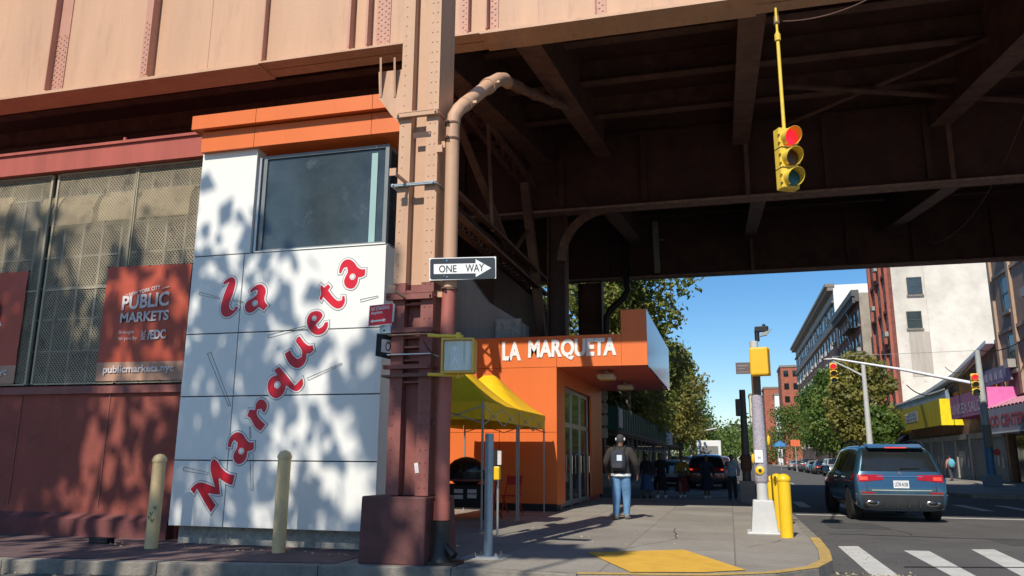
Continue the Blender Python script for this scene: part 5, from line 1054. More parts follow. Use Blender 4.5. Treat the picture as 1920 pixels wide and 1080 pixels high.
# ================================================================== PEOPLE
def person(label, loc, rz, h=1.75, step=.18, top=None, bottom=None, shoes=None, hair=None, skin=None, arms=(0, 0), skirt=0, hat=False, hands=False, bulk=1.0, long_top=.92, headtilt=0, extra_bend=0):
    t = thing('person', label, 'person'); b = bulk; st = step
    N = dict(pelvis=(None, (0, 0, .95), (.145*b, .125*b)), spine=('pelvis', (0, .0, 1.12), (.14*b, .115*b)), chest=('spine', (0, .0, 1.30), (.165*b, .125*b)), neck0=('chest', (0, .01, 1.46), .075), neck=('neck0', (0, .015, 1.54), .055), head=('neck', (headtilt, .03, 1.615), (.075, .085)), crown=('head', (headtilt, .02, 1.69), (.078, .088)), tip=('crown', (headtilt, .01, 1.75), (.045, .05)))
    for s, nm in ((-1, 'l'), (1, 'r')):
        f = arms[0 if s < 0 else 1]
        N[nm+'sh'] = ('chest', (s*.165*b, 0, 1.42), .068*b); N[nm+'el'] = (nm+'sh', (s*(.245*b+.02), -.03+f*.12, 1.17), .05*b)
        wz = .93+abs(f)*.15; N[nm+'wr'] = (nm+'el', (s*(.265*b), .06+f*.32, wz), .032); N[nm+'ha'] = (nm+'wr', (s*.265*b, .085+f*.4, wz-.09), (.02, .038))
        if hands:
            hp = Vector(N[nm+'ha'][1])
            for k in range(4): kk = (k-1.5)*.019; L = (.055, .066, .06, .048)[k]; N[nm+'f%d' % k] = (nm+'ha', tuple(hp+Vector((-s*.006, kk, -.05))), .0095); N[nm+'g%d' % k] = (nm+'f%d' % k, tuple(hp+Vector((-s*.022, kk*1.15, -.05-L*.7))), .008)
            N[nm+'th'] = (nm+'ha', tuple(hp+Vector((-s*.02, .035, -.015))), .011); N[nm+'tt'] = (nm+'th', tuple(hp+Vector((-s*.03, .045, -.055))), .009)
        ky = s*st*.55; ay = s*st
        N[nm+'hi'] = ('pelvis', (s*.085*b**.5, 0, .86), .10*b**.7); N[nm+'kn'] = (nm+'hi', (s*.09*b**.3, ky+.03, .49), .07*b**.6); N[nm+'an'] = (nm+'kn', (s*.09, ay-.02, .10), .05); N[nm+'he'] = (nm+'an', (s*.09, ay-.04, .045), .042); N[nm+'to'] = (nm+'he', (s*.105, ay+.15, .035), .035)
    body = skinmesh(N, 2)
    # a face: push the front of the head into brow, nose and chin
    hx = headtilt
    for v in body.vertices:
        c = v.co
        if c.z > 1.56 and c.y > .06:
            d = math.exp(-((c.x-hx)/.018)**2-((c.z-1.635)/.025)**2); v.co.y += .022*d
            for e in (-.032, .032): v.co.y -= .010*math.exp(-((c.x-hx-e)/.014)**2-((c.z-1.665)/.012)**2)
    obj('body', body, skin or M['skin'], t)
    # ears, eyes and mouth
    mb = MB()
    for e in (-1, 1): mb.sphere((hx+e*.078, .015, 1.655), .028, 8, (.35, .6, 1))
    obj('ear', mb, skin or M['skin'], t, smooth=True)
    mb = MB()
    for e in (-1, 1): mb.sphere((hx+e*.032, .103, 1.667), .011, 8, (1.2, .6, .7))
    obj('eye', mb, M['jet'], t); mb = MB(); mb.box(hx-.022, hx+.022, .098, .108, 1.595, 1.602); obj('mouth', mb, mat('lip', (.16, .05, .04), .5), t)
    if top: obj('top', shell(body, lambda c: long_top < c.z < 1.50 and not (abs(c.x) > .22*b and c.z < .95 + .0), .022), top, t)
    if bottom and not skirt: obj('trousers', shell(body, lambda c: .11 < c.z < .985 and abs(c.x) < .215*b, .017), bottom, t)
    if skirt:
        mb = MB(); n = 24; rows = 6
        for j in range(rows+1):
            z = 1.0-(1.0-skirt)*j/rows; r = (.15+.14*(j/rows)**.8)*b
            for k in range(n): a = 2*PI*k/n; rr = r*(1+.06*math.sin(k*2.3+1)*(j/rows)); mb.v.append((rr*math.cos(a), rr*.8*math.sin(a), z))
        for j in range(rows):
            for k in range(n): a = j*n+k; q = j*n+(k+1) % n; mb.f.append((a, q, q+n, a+n))
        obj('skirt', mb, bottom, t, smooth=2)
    if shoes: obj('shoe', shell(body, lambda c: c.z < .115, .014), shoes, t)
    if hair: obj('cap' if hat else 'hair', shell(body, lambda c: c.z > 1.60 and (c.y < .02 or c.z > 1.70), .014), hair, t)
    t.location = loc; t.rotation_euler = (0, 0, rz); t.scale = (h/1.77,)*3; return t
cloth = lambda n, c, v=.2, s=9: mat(n, c, .9, v, s, bump=.4, bscale=50)
jeans = mat('blue_denim', (.13, .27, .46), .85, .22, 7, col2=(.26, .42, .60), thr=(.48, .62), bump=.5, bscale=25)
MAN = aZ(1166, 974, .15)
mn = person('man walking away in grey jacket and faded blue jeans with a black backpack', MAN, math.radians(-6), 1.80, .10, cloth('charcoal_jacket', (.036, .032, .028)), jeans, mat('patterned_shoe', (.22, .22, .2), .6, .7, 25, spots=(.75, .75, .72), thr=(.48, .52)), mat('dark_cap', (.05, .045, .05), .8, .3, 20), M['skin'], arms=(.35, .25), hat=True, hands=True, bulk=1.22)
sc = 1.80/1.77
mb = MB(); n = 20
for z, r in ((.885, .215), (.935, .212)):
    for k in range(n): a = 2*PI*k/n; mb.v.append((r*math.cos(a), r*.85*math.sin(a), z))
for k in range(n): mb.f.append((k, (k+1) % n, n+(k+1) % n, n+k))
o = obj('shirt_hem', mb, M['whitew'], None); o.parent = mn
mb = MB()
for s in (-1, 1): mb.sphere((s*.092, .01, 1.65), .032, 10, (.55, .8, 1.1))
o = obj('ear_cup', mb, M['whitew'], None, smooth=True); o.parent = mn
# backpack (carried: a thing of its own)
bp = thing('backpack', 'black backpack with a pale square patch on the walking man', 'backpack')
mb = MB(); prof = [(.0, .0), (.12, .0), (.155, .06), (.165, .2), (.155, .33), (.11, .41), (.0, .44)]
for j, y in enumerate((-.13, -.17, -.25, -.29)):
    k = (1, 1.0, .93, .75)[j]; half = [(x*k, 1.00+.22+(z-.22)*k) for x, z in prof]; ring = half+[(-x, z) for x, z in half[-2:0:-1]]; mb.v += [(x, y, z) for x, z in ring]; nn = len(ring)
for j in range(3):
    for k in range(nn): a = j*nn+k; b_ = j*nn+(k+1) % nn; mb.f.append((a, b_, b_+nn, a+nn))
mb.f += [tuple(range(nn)), tuple(3*nn+k for k in range(nn))]
obj('bag', mb, cloth('bag_fabric', (.035, .04, .055)), bp, smooth=True, bevel=.01)
mb = MB(); mb.box(-.01, .10, -.300, -.291, 1.20, 1.32); obj('patch', mb, mat('pale_patch', (.62, .70, .75), .6), bp, bevel=.004); mb = MB(); mb.prism([(-.12, -.285, 1.04), (.12, -.285, 1.04), (.11, -.31, 1.06), (.11, -.31, 1.16), (-.11, -.31, 1.16), (-.11, -.31, 1.06)], (0, .01, 0)); obj('front_pocket', mb, cloth('pocket', (.05, .05, .06)), bp)
for s in (-1, 1): mb = MB(); mb.tube([(s*.10, -.15, 1.38), (s*.12, -.02, 1.515), (s*.13, .12, 1.44), (s*.13, .15, 1.25), (s*.15, .0, 1.08), (s*.13, -.14, 1.05)], .017, 6); obj('strap', mb, cloth('strap', (.02, .02, .02)), bp)
bp.location = MAN; bp.rotation_euler = (0, 0, math.radians(-6)); bp.scale = (sc,)*3
PR = PI
def ped(px, py, y_, h, **k):
    p = aZ(px, py, 0.0); d = math.hypot(p.x, p.y); return p
pg = 'pedestrians crossing in the shade of the viaduct'
for lb, px, Y, h, kw in (
    ('man in open pale shirt and dark trousers walking alone near the dark pole', 1373, 30.5, 1.62, dict(top=cloth('pale_shirt', (.30, .36, .40)), bottom=cloth('dark_trousers', (.03, .028, .026)), step=.24, arms=(.5, -.3))),
    ('person in a navy coat and dark skirt in front of the red car', 1325, 31.2, 1.60, dict(top=cloth('navy_coat', (.02, .022, .035)), bottom=cloth('navy_skirt', (.015, .018, .035)), skirt=.35, step=.10, arms=(.3, .7))),
    ('woman in mustard top and long dark red skirt crossing the street', 1279, 31.5, 1.58, dict(top=cloth('mustard_top', (.30, .17, .02)), bottom=cloth('red_skirt', (.14, .02, .02)), skirt=.25, step=.22, arms=(.7, .2))),
    ('person all in black with a long coat second from the yellow top woman', 1240, 31.0, 1.66, dict(top=cloth('black_coat', (.012, .012, .014)), bottom=cloth('black_long', (.012, .012, .014)), skirt=.3, step=.2, arms=(-.2, .5))),
    ('person in dark jacket with blue dress and white stripes beside the walking man', 1213, 30.3, 1.62, dict(top=cloth('dark_top', (.03, .02, .03)), bottom=cloth('blue_dress', (.05, .10, .22)), skirt=.35, step=.10))):
    p = aY(px, 900, Y); person(lb, (p.x, Y, 0.0), PI+random.uniform(-.3, .3), h, shoes=M['whitew'] if 'woman' in lb or 'navy' in lb else M['trim'], hair=M['hair'], **kw).__setitem__('group', pg)
q = aY(1286, 885, 31.3); t = thing('shoulder_bag', 'small dark shoulder bag with a long strap on the woman in mustard', 'bag', (q.x, 31.25, .85)); mb = MB(); mb.box(q.x-.30, q.x-.06, 31.2, 31.3, .78, .98); obj('bag', mb, M['jet'], t, bevel=.02); mb = MB(); mb.tube([(q.x-.18, 31.25, .98), (q.x-.12, 31.28, 1.2), (q.x+.05, 31.35, 1.36)], .012, 5); obj('strap', mb, M['jet'], t)
p = aY(1783, 880, 60); person('person with a light blue rucksack walking past the closed shutters', (p.x, 60, .15), .2, 1.7, .16, cloth('pink_top', (.5, .2, .15)), cloth('grey_trousers', (.06, .06, .08)), M['trim'], M['hair'], M['skin2'])
t = thing('rucksack', 'light blue rucksack on the person passing the shutters', 'backpack', (p.x, 59.75, 1.3)); mb = MB(); mb.sphere((p.x+.02, 59.75, 1.30), .24, 12, (.9, .6, 1.25)); obj('bag', mb, cloth('light_blue', (.12, .42, .55)), t, smooth=True); mb = MB(); mb.tube([(p.x-.1, 59.8, 1.5), (p.x-.1, 60.0, 1.52)], .03, 6); obj('strap', mb, M['jet'], t)
# ================================================================== SIDEWALK SHED (LEFT)
SH = thing('sidewalk_shed', 'dark green plywood sidewalk shed on steel posts along the left pavement', 'scaffold', (-5.6, 42, .15))
gm = M['green']
for ya, yb_ in ((41.5, 75), (79, 104)):
    mb = MB(); n = int((yb_-ya)/1.22)
    for i in range(n): y0 = ya+(yb_-ya)*i/n; mb.box(-5.62, -5.58, y0+.01, ya+(yb_-ya)*(i+1)/n-.01, 2.95, 4.15); mb.box(-5.58, -5.54, y0-.04, y0+.04, 2.9, 4.2)
    obj('parapet', mb, gm, SH)
    mb = MB(); mb.box(-9.5, -5.55, ya, yb_, 2.62, 2.72); mb.box(-5.66, -5.5, ya, yb_, 2.74, 2.92); obj('deck', mb, mat('deck_timber', (.14, .11, .08), .9, .3, 3), SH)
mb = MB(); mb.box(-9.5, -5.6, 41.46, 41.5, 2.9, 4.15); obj('end_panel', mb, gm, SH)
for i, y in enumerate(np.arange(42, 104, 2.44)):
    mb = MB()
    for x in (-5.7, -9.2): mb.tube([(x, y, .15), (x, y, 2.62)], .04, 6)
    mb.bar((-5.7, y, 2.0), (-5.7, min(y+2.44, 104), 2.02), .035); mb.bar((-5.7, y, 2.6), (-5.7, y+1.1, 1.9), .03); obj('post', mb, mat('scaffold_steel', (.30, .29, .28), .5), SH)
mb = MB(); mb.box(-5.3, -4.75, 41.4, 41.45, 3.0, 4.1); mb = MB(); mb.box(-5.53, -5.51, 41.8, 43.4, 3.05, 4.05); obj('notice', mb, M['bwhite'], SH)
t = thing('shed_sign', 'square white printed sign on the gap of the green sidewalk shed', 'sign', (-5.5, 76.5, 2.6)); mb = MB(); mb.box(-6.4, -5.1, 76.0, 76.06, 2.75, 3.95); obj('board', mb, M['whitew'], t)
mb = MB(); 
for k, (x, z, w_, h_) in enumerate([(-5.75, 3.55, .5, .22), (-5.75, 3.2, .8, .12), (-5.75, 2.98, .7, .08)]): mb.box(x-w_/2, x+w_/2, 75.98, 75.995, z-h_/2, z+h_/2)
obj('print', mb, mat('grey_print', (.2, .22, .28), .6), t)
t = thing('shop_row', 'dark brick building behind the green sidewalk shed', 'building', (-14, 70, .15)); mb = MB(); mb.box(-24, -9.8, 42, 130, .15, 9.5); obj('wall', mb, brick('dark_brick', (.12, .06, .045), (.5, .5, .5)), t)
mb = MB(); mb.box(-24.1, -9.7, 41.9, 130.1, 9.5, 9.8); obj('roof', mb, M['jet'], t)
for i in range(12):
    y = 44+i*6.5; mb = MB(); mb.box(-9.79, -9.72, y, y+4.5, .5, 2.5); f = obj('shop_window', mb, M['glassd'], t)
    mb = MB(); mb.box(-9.79, -9.74, y+.8, y+2.2, 5, 6.9); obj('window', mb, M['glassd'], t)

# ================================================================== TREES
def leaves(blobs, n, size, zsq=.9):
    vs = []; tot = sum(b[1]**2 for b in blobs)
    C = []; Nn = []
    for (c, r) in blobs:
        k = int(n*r*r/tot); d = RNG.normal(size=(k, 3)); d /= np.linalg.norm(d, axis=1)[:, None]
        rr = r*np.clip(RNG.normal(.82, .2, k), .1, 1.18)[:, None]; C.append(np.array(c)+d*rr*np.array([1, 1, zsq])); Nn.append(d)
    C = np.concatenate(C); Nn = np.concatenate(Nn); m_ = len(C)
    nr = Nn*.6+RNG.normal(size=(m_, 3))*.8; nr /= np.linalg.norm(nr, axis=1)[:, None]
    a = RNG.normal(size=(m_, 3)); u = np.cross(nr, a); u /= np.linalg.norm(u, axis=1)[:, None]; v = np.cross(nr, u)
    s = size*RNG.uniform(.5, 1.25, m_)[:, None]
    P = np.stack([C-u*s*.5, C+v*s*.38+nr*s*.1, C+u*s*.6, C-v*s*.38+nr*s*.08], 1).reshape(-1, 3)
    me = bpy.data.meshes.new('crown'); me.vertices.add(m_*4); me.vertices.foreach_set('co', P.ravel()); me.loops.add(m_*4); me.loops.foreach_set('vertex_index', np.arange(m_*4)); me.polygons.add(m_)
    me.polygons.foreach_set('loop_start', np.arange(m_)*4); me.polygons.foreach_set('loop_total', np.full(m_, 4)); me.update(); me.validate(); return me
def tree(label, x, y, h, R, leaf=0, n=7000, size=.3, z0=.15, low=.3, group=None, nb=26, flat_=1.0, tr=.2):
    t = thing('street_tree', label, 'tree', (x, y, z0), group=group); mb = MB(); hc = h*low
    pts = [Vector((x+.12*math.sin(i), y+.1*math.cos(i*1.3), z0+h*.8*i/6)) for i in range(7)]; mb.tube(pts, [tr*(1-.13*i) for i in range(7)], 8)
    blobs = []
    for i in range(nb):
        a = random.uniform(0, 2*PI); q = random.uniform(.0, 1)**.6; zf = random.uniform(0, 1); prof = math.sin(PI*min(.97, .18+.75*zf))**.6
        c = Vector((x+R*q*prof*math.cos(a)*.8, y+R*q*prof*math.sin(a)*.8, z0+hc+(h-hc)*(.10+.82*zf))); r = R*random.uniform(.24, .40); blobs.append(((c.x-x, c.y-y, c.z-z0), r))
        if i % 2 == 0: s = pts[random.randint(2, 5)]; m_ = lerp(s, c, .5)+Vector((0, 0, -.2)); mb.tube([s, m_, c], [tr*.4, tr*.25, tr*.08], 5)
    obj('trunk', mb, M['bark'], t, smooth=True); o = bpy.data.objects.new('crown', leaves(blobs, n, size)); COL.objects.link(o); o.parent = t; o.data.materials.append(LEAF[leaf]); return t
gl_ = 'street trees along the left side of the avenue'
for lb, x, y, h, R, lf, n in (
    ('tall plane tree rising just behind the orange canopy, nearest of the left row', -5.9, 48.5, 18.5, 5.6, 0, 24000),
    ('second plane tree of the left row with yellowing leaves', -6.9, 58, 13.2, 4.3, 2, 12000), ('third tree of the left row behind the green shed', -6.3, 69, 12.6, 4.2, 0, 9000),
    ('fourth tree of the left row, olive and thinning', -5.9, 81, 12.0, 4.2, 2, 7000), ('fifth tree of the left row', -5.6, 95, 11.6, 4.2, 2, 5500), ('small green tree ending the left row in the distance', -5.2, 118, 11, 4.6, 1, 5000),
    ('tree seen through the columns left of the plane tree', -12.5, 50, 13.5, 4.6, 0, 8000)):
    tree(lb, x, y, h, R, lf, n, .34, low=.26, group=gl_, nb=44 if 'tall plane' in lb else 28)
gr_ = 'street trees along the right side of the avenue'
for lb, x, y, h, R, lf, n in (
    ('olive leaved tree right of the lamp pole with small yellow leaves', 11.2, 75, 10.3, 3.4, 2, 9000), ('dense green tree at the right kerb behind the yellow signal', 11.3, 90, 11.2, 4.0, 1, 9000),
    ('green tree third in the right row', 12.2, 106, 11.4, 4.6, 1, 8000), ('green tree fourth in the right row', 12.4, 128, 11, 5, 1, 6000), ('far green tree at the end of the right row beside the dark pole', 11.5, 160, 11, 5.5, 1, 5000), ('dark young tree beside the parked silver car', 11.3, 66, 5.2, 1.7, 1, 3000)):
    tree(lb, x, y, h, R, lf, n, .36, low=.22, group=gr_)
# distant wood closing the avenue
me = leaves([((random.uniform(-26, 40), random.uniform(255, 330), random.uniform(2, 10)), random.uniform(4, 7)) for _ in range(60)], 16000, 1.0)
o = bpy.data.objects.new('distant_trees', me); COL.objects.link(o); me.materials.append(LEAF[1]); tag(o, 'distant mass of street trees closing the end of the avenue', 'trees', kind='stuff')
# trees behind the camera whose shade dapples the tower and the pavement
gb_ = 'street trees behind the viewpoint'
def shade(label, target, T, R, n, size, nb):
    """a plane tree whose crown stands between the sun and the given spot"""
    c = Vector(target)+SUNV*T; h = (c.z+R*.75)/1.0; t = tree(label, c.x, c.y, h, R, 0, n, size, 0, low=max(.3, (c.z-R*.9)/h), group=gb_, nb=nb, tr=.3)
    return t
shade('large plane tree behind the viewpoint shading the sign tower', (-7.5, 10.3, 1.4), 18, 3.0, 1050, .36, 34)
shade('large plane tree behind the viewpoint shading the steel column', (-4.6, 10.0, .5), 22, 2.3, 900, .42, 13)
shade('large plane tree behind the viewpoint shading the red wall', (-11.2, 10.7, 2.6), 20, 3.5, 1500, .42, 22)
shade('plane tree behind the viewpoint shading the far left of the red wall', (-16.0, 10.7, 2.6), 20, 3.5, 1200, .45, 16)
shade('plane tree behind the viewpoint shading the pavement by the tent', (-2.7, 10.9, 0), 22, 1.45, 420, .42, 9)

# ================================================================== BUILDINGS (RIGHT SIDE)
BX = 17.0
def win_x(p, y0, y1, z0, z1, X=BX, fm='whitew', sill=True, ac=False):
    f = MB(); w = .09
    for y in (y0, y1-w): f.box(X-.09, X-.01, y, y+w, z0, z1)
    for z in (z0, (z0+z1)/2-w/2, z1-w): f.box(X-.085, X-.012, y0+w, y1-w, z, z+w)
    o = obj('window', f, M[fm] if isinstance(fm, str) else fm, p); g = MB(); g.box(X-.05, X-.03, y0+w, y1-w, z0+w, z1-w); obj('pane', g, M['glass'], o)
    if sill: g = MB(); g.box(X-.25, X-.001, y0-.15, y1+.15, z0-.22, z0-.01); obj('sill', g, M['kerb'], o)
    if ac: g = MB(); g.box(X-.55, X-.1, y0+.25, y1-.25, z0+.1, z0+.6); obj('air_conditioner', g, M['conc'], o)
def win_y(p, x0, x1, z0, z1, Y, fm):
    f = MB(); w = .09
    for x in (x0, x1-w): f.box(x, x+w, Y-.08, Y-.01, z0, z1)
    for z in (z0, (z0+z1)/2-w/2, z1-w): f.box(x0+w, x1-w, Y-.075, Y-.012, z, z+w)
    o = obj('window', f, fm, p); g = MB(); g.box(x0+w, x1-w, Y-.05, Y-.03, z0+w, z1-w); obj('pane', g, M['glass'], o); g = MB(); g.box(x0-.1, x1+.1, Y-.15, Y-.001, z0-.16, z0-.01); obj('sill', g, M['kerb'], o)
dfr = mat('dark_window_frame', (.05, .06, .06), .5)
# A: white rendered gable with red brick street front
redb = brick('red_brick', (.20, .07, .052), (.75, .7, .68)); A = thing('apartment_building', 'white painted gable wall with two windows and a red brick street front', 'building', (BX, 89, .15))
whb = brick('peeling_white_brick', (.72, .68, .60), (.93, .92, .9), .5, .16, .012, var=.06)
n_ = whb.node_tree.nodes; 
mb = MB(); mb.box(BX+.35, 34, 88.9, 89.4, .15, 25.5); obj('gable_wall', mb, mat('peeling_white', (.62, .57, .49), .9, .22, .35, bump=.3, bscale=5, spots=(.34, .28, .24), thr=(.52, .66)), A)
mb = MB(); mb.box(BX, 34, 89.4, 99.2, .15, 25.5); mb.box(BX, BX+.349, 88.9, 89.399, .15, 25.5); obj('wall', mb, redb, A)
pt = aY(1700, 800, 88.8); mb = MB(); x0 = aY(1706, 640, 88.8).x; x1 = aY(1746, 640, 88.8).x; mb.box(x0, x1, 88.87, 88.899, aY(1720, 706, 88.8).z, aY(1720, 622, 88.8).z); obj('stain_patch', mb, mat('grey_brown_patch', (.42, .37, .31), .9, .2, 2, streak=True), A)
xx = aY(1741, 600, 88.8).x; mb = MB(); mb.box(xx, 34, 88.8, 88.868, 9.0, 25.5); obj('wall_layer', mb, mat('peeling_white_layer', (.66, .61, .53), .9, .2, .4, bump=.3, bscale=5, spots=(.40, .32, .27), thr=(.53, .68)), A)
for ya, yb_ in ((519, 553), (583, 616)): a = aY(1702, yb_, 88.8); b = aY(1727, ya, 88.8); win_y(A, a.x, b.x, a.z, b.z, 88.85, dfr)
for k in range(6):
    z0 = 2.2+k*3.9; mb = MB(); mb.box(BX-.18, BX-.001, 89, 99.1, z0+3.0, z0+3.35); obj('string_course', mb, redb, A)
    for j in range(3): y = 89.7+j*3.1; win_x(A, y, y+1.5, z0+.3, z0+2.6, sill=False, fm=dfr, ac=(k+j) % 3 == 0)
for y in (88.95, 92.0, 95.2, 98.6): mb = MB(); mb.box(BX-.3, BX-.001, y, y+.5, 2, 25.4); obj('pilaster', mb, mat('orange_red_brick', (.34, .10, .065), .9, .2, 3), A)
# C: narrow tenement with fire escape
Cb = thing('tenement_building', 'narrow tan tenement with bracketed cornice and black fire escape', 'building', (BX, 108, .15))
mb = MB(); mb.box(BX, 30, 108, 129.5, .15, 22.4); obj('wall', mb, brick('brown_front', (.19, .07, .05), (.7, .7, .68)), Cb)
mb = MB(); mb.box(BX+.02, 30, 107.7, 107.99, .15, 22.6); mb.box(BX-.02, BX+.7, 107.6, 107.69, .15, 22.6); obj('side_wall', mb, mat('tan_render', (.36, .31, .25), .9, .2, .8, bump=.2), Cb)
mb = MB(); mb.box(BX-.9, BX+.01, 107.6, 129.6, 22.2, 23.0); mb.box(BX-.5, BX, 107.6, 129.6, 21.5, 22.19)
for y in np.arange(107.8, 129.5, 1.1): mb.box(BX-.8, BX-.501, y, y+.3, 21.3, 22.19)
obj('cornice', mb, mat('dark_cornice', (.10, .10, .095), .7), Cb)
for k in range(5):
    for j in range(7): y = 108.6+j*3.0; win_x(Cb, y, y+1.5, 4.6+k*3.5, 6.9+k*3.5, fm=dfr, ac=(k*2+j) % 5 == 1)
for k in range(5):
    z = 4.4+k*3.5; mb = MB(); mb.box(BX-1.2, BX-.05, 110, 117, z, z+.06)
    for y in np.arange(110, 117.1, .35): mb.bar((BX-1.2, y, z), (BX-1.2, y, z+.95), .03)
    mb.bar((BX-1.2, 110, z+.95), (BX-1.2, 117, z+.95), .05); mb.bar((BX-.6, 110.5, z), (BX-.6, 116, z+3.4), .1, .4); obj('fire_escape', mb, M['jet'], Cb)
# D: long grey building with a strong cornice
D = thing('tenement_building', 'long grey brick block with a white cornice running down the avenue', 'building', (BX, 165, .15))
zD = 28.3; mb = MB(); mb.box(BX, 45, 131, 207, .15, 22.0); obj('lower_wall', mb, brick('brown_brick', (.22, .12, .09), (.7, .7, .7)), D)
mb = MB(); mb.box(BX+.01, 45, 131, 207, 22.0, zD); obj('upper_wall', mb, mat('grey_render', (.33, .36, .37), .8, .1, 1), D)
mb = MB(); mb.box(BX-.02, 45.1, 130.9, 130.99, 18.5, zD+.3); obj('end_wall', mb, M['white'], D); mb = MB(); mb.box(26, 45, 130.6, 131.5, zD+.3, zD+1.4); obj('end_parapet', mb, M['white'], D)
mb = MB(); mb.box(BX-.9, BX, 130.8, 207.2, zD-.6, zD); mb.box(BX-1.2, BX+.2, 130.7, 207.4, zD+.001, zD+.5); mb.box(BX-.35, BX, 131, 207, 22.0, 22.5); mb.box(BX-.35, BX, 131, 207, 25.8, 26.1); obj('cornice', mb, M['kerb'], D)
for k in range(6):
    for j in range(17): y = 132.5+j*4.3; win_x(D, y, y+2.0, 4+k*3.8+(.6 if k == 5 else 0), 6.3+k*3.8+(.6 if k == 5 else 0), fm='whitew' if j % 2 else dfr, sill=False, ac=(k*3+j) % 4 == 0)
# B: near brown building at the right edge
B = thing('apartment_building', 'pinkish brown building at the right edge with sash windows and air conditioners', 'building', (BX, 48, .15))
mb = MB(); mb.box(BX, 32, 30, 57, 5.4, 24); obj('upper_wall', mb, mat('brownstone', (.30, .20, .155), .9, .15, 1.2, bump=.2), B); mb = MB(); mb.box(BX+.3, 32, 30, 57, .15, 5.39); obj('shop_wall', mb, M['jet'], B)
sun_q = mat('sunlit_stone', (.42, .29, .20), .9, .1)  # sunlight on pilasters and lintels put into a paler stone colour
for y in (56.3, 52.9): mb = MB(); mb.box(BX-.16, BX-.001, y, y+.45, 5.4, 24); obj('pilaster', mb, sun_q, B)
for k in range(4):
    for j in range(5): y = 54.3-j*4.2-.9; win_x(B, y, y+1.3, 6.9+k*3.6, 9.1+k*3.6, fm=dfr, ac=(j+k) % 2 == 0)
    mb = MB(); mb.box(BX-.1, BX-.001, 30, 56.2, 9.3+k*3.6, 9.5+k*3.6); obj('lintel_course', mb, sun_q, B)
for i, y in enumerate(np.arange(32, 56.5, 4.1)): mb = MB(); mb.box(BX+.2, BX+.29, y, y+3.8, .15, 3.0); obj('shop_front', mb, M['glassd'] if i % 2 else M['shutter'], B)
# one-storey shops between
SR = thing('shop_row', 'row of low shops with closed grey roller shutters along the right pavement', 'shops', (BX, 70, .15))
mb = MB(); mb.prism([(BX, 57.2, .15), (BX, 88.7, .15), (BX, 88.7, 6.6), (BX, 75, 7.0), (BX, 66, 7.6), (BX, 57.2, 8.9)], (12, 0, 0)); obj('wall', mb, mat('brown_shop_wall', (.20, .115, .07), .85, .3, 1.5), SR)
mb = MB(); pr_ = [(88.7, 6.6), (75, 7.0), (66, 7.6), (57.2, 8.9)]
for (ya, za), (yb_, zb_) in zip(pr_, pr_[1:]): mb.prism([(BX-.6, ya, za+.02), (BX-.6, yb_, zb_+.02), (BX-.6, yb_, zb_+.26), (BX-.6, ya, za+.26)], (13, 0, 0))
obj('roof_edge', mb, M['whitew'], SR)
for i, y in enumerate(np.arange(57.6, 88, 3.9)):
    mb = MB()
    z = .16
    while z < 3.0: mb.prism([(BX-.06, y, z), (BX-.02, y, z+.09), (BX-.001, y, z+.09), (BX-.001, y, z)], (0, 3.45, 0)); z += .1
    s = obj('roller_shutter', mb, M['shutter'], SR); mb = MB(); mb.box(BX-.18, BX-.001, y-.02, y+3.5, 3.02, 3.4); obj('shutter_housing', mb, M['shutter'], s)
    mb = MB()
    for q in range(3): yy = y+.5+q*.9; mb.box(BX-.075, BX-.065, yy, yy+.5, 1.0+.2*(q % 2), 1.7+.2*((i+q) % 2))
    if i % 2 == 0: obj('poster', mb, mat('torn_poster', (.34, .34, .33), .8, .3, 8), s)
    mb = MB(); mb.box(BX-.14, BX-.001, y+3.5, y+3.85, .15, 3.4); obj('pier', mb, mat('graffiti_pier', (.34, .31, .28), .8, .4, 9, spots=(.08, .08, .1), thr=(.5, .54)), SR)
mb = MB(); mb.box(BX-.2, BX-.001, 58, 66, 6.0, 7.2); mb.box(BX-.15, BX-.001, 66.5, 74, 5.5, 6.6); o = obj('wall_panel', mb, mat('orange_fascia', (.42, .17, .04), .7, .2, 2), SR)
t = thing('shop_sign', 'grey violet signboard mounted above the pink awning', 'sign', (BX-.3, 57.5, 6.2)); mb = MB(); mb.box(BX-.32, BX-.202, 54.2, 62.0, 6.3, 7.3); obj('board', mb, mat('grey_violet', (.20, .18, .25), .6, .2, 2), t); mb = MB()
for i in range(7): mb.box(BX-.335, BX-.322, 54.8+i, 55.3+i, 6.55, 7.05)
obj('print', mb, mat('worn_print', (.3, .3, .36), .6), t)
t = thing('shop_sign', 'blue grey signboard above the yellow awning', 'sign', (BX-.5, 78, 6)); mb = MB(); mb.box(BX-.7, BX-.4, 68, 88, 5.9, 6.9); obj('board', mb, mat('blue_grey_board', (.16, .22, .30), .6, .3, 1.5), t); mb = MB(); mb.box(BX-.75, BX-.701, 68, 88, 6.85, 6.95); obj('trim', mb, M['whitew'], t)
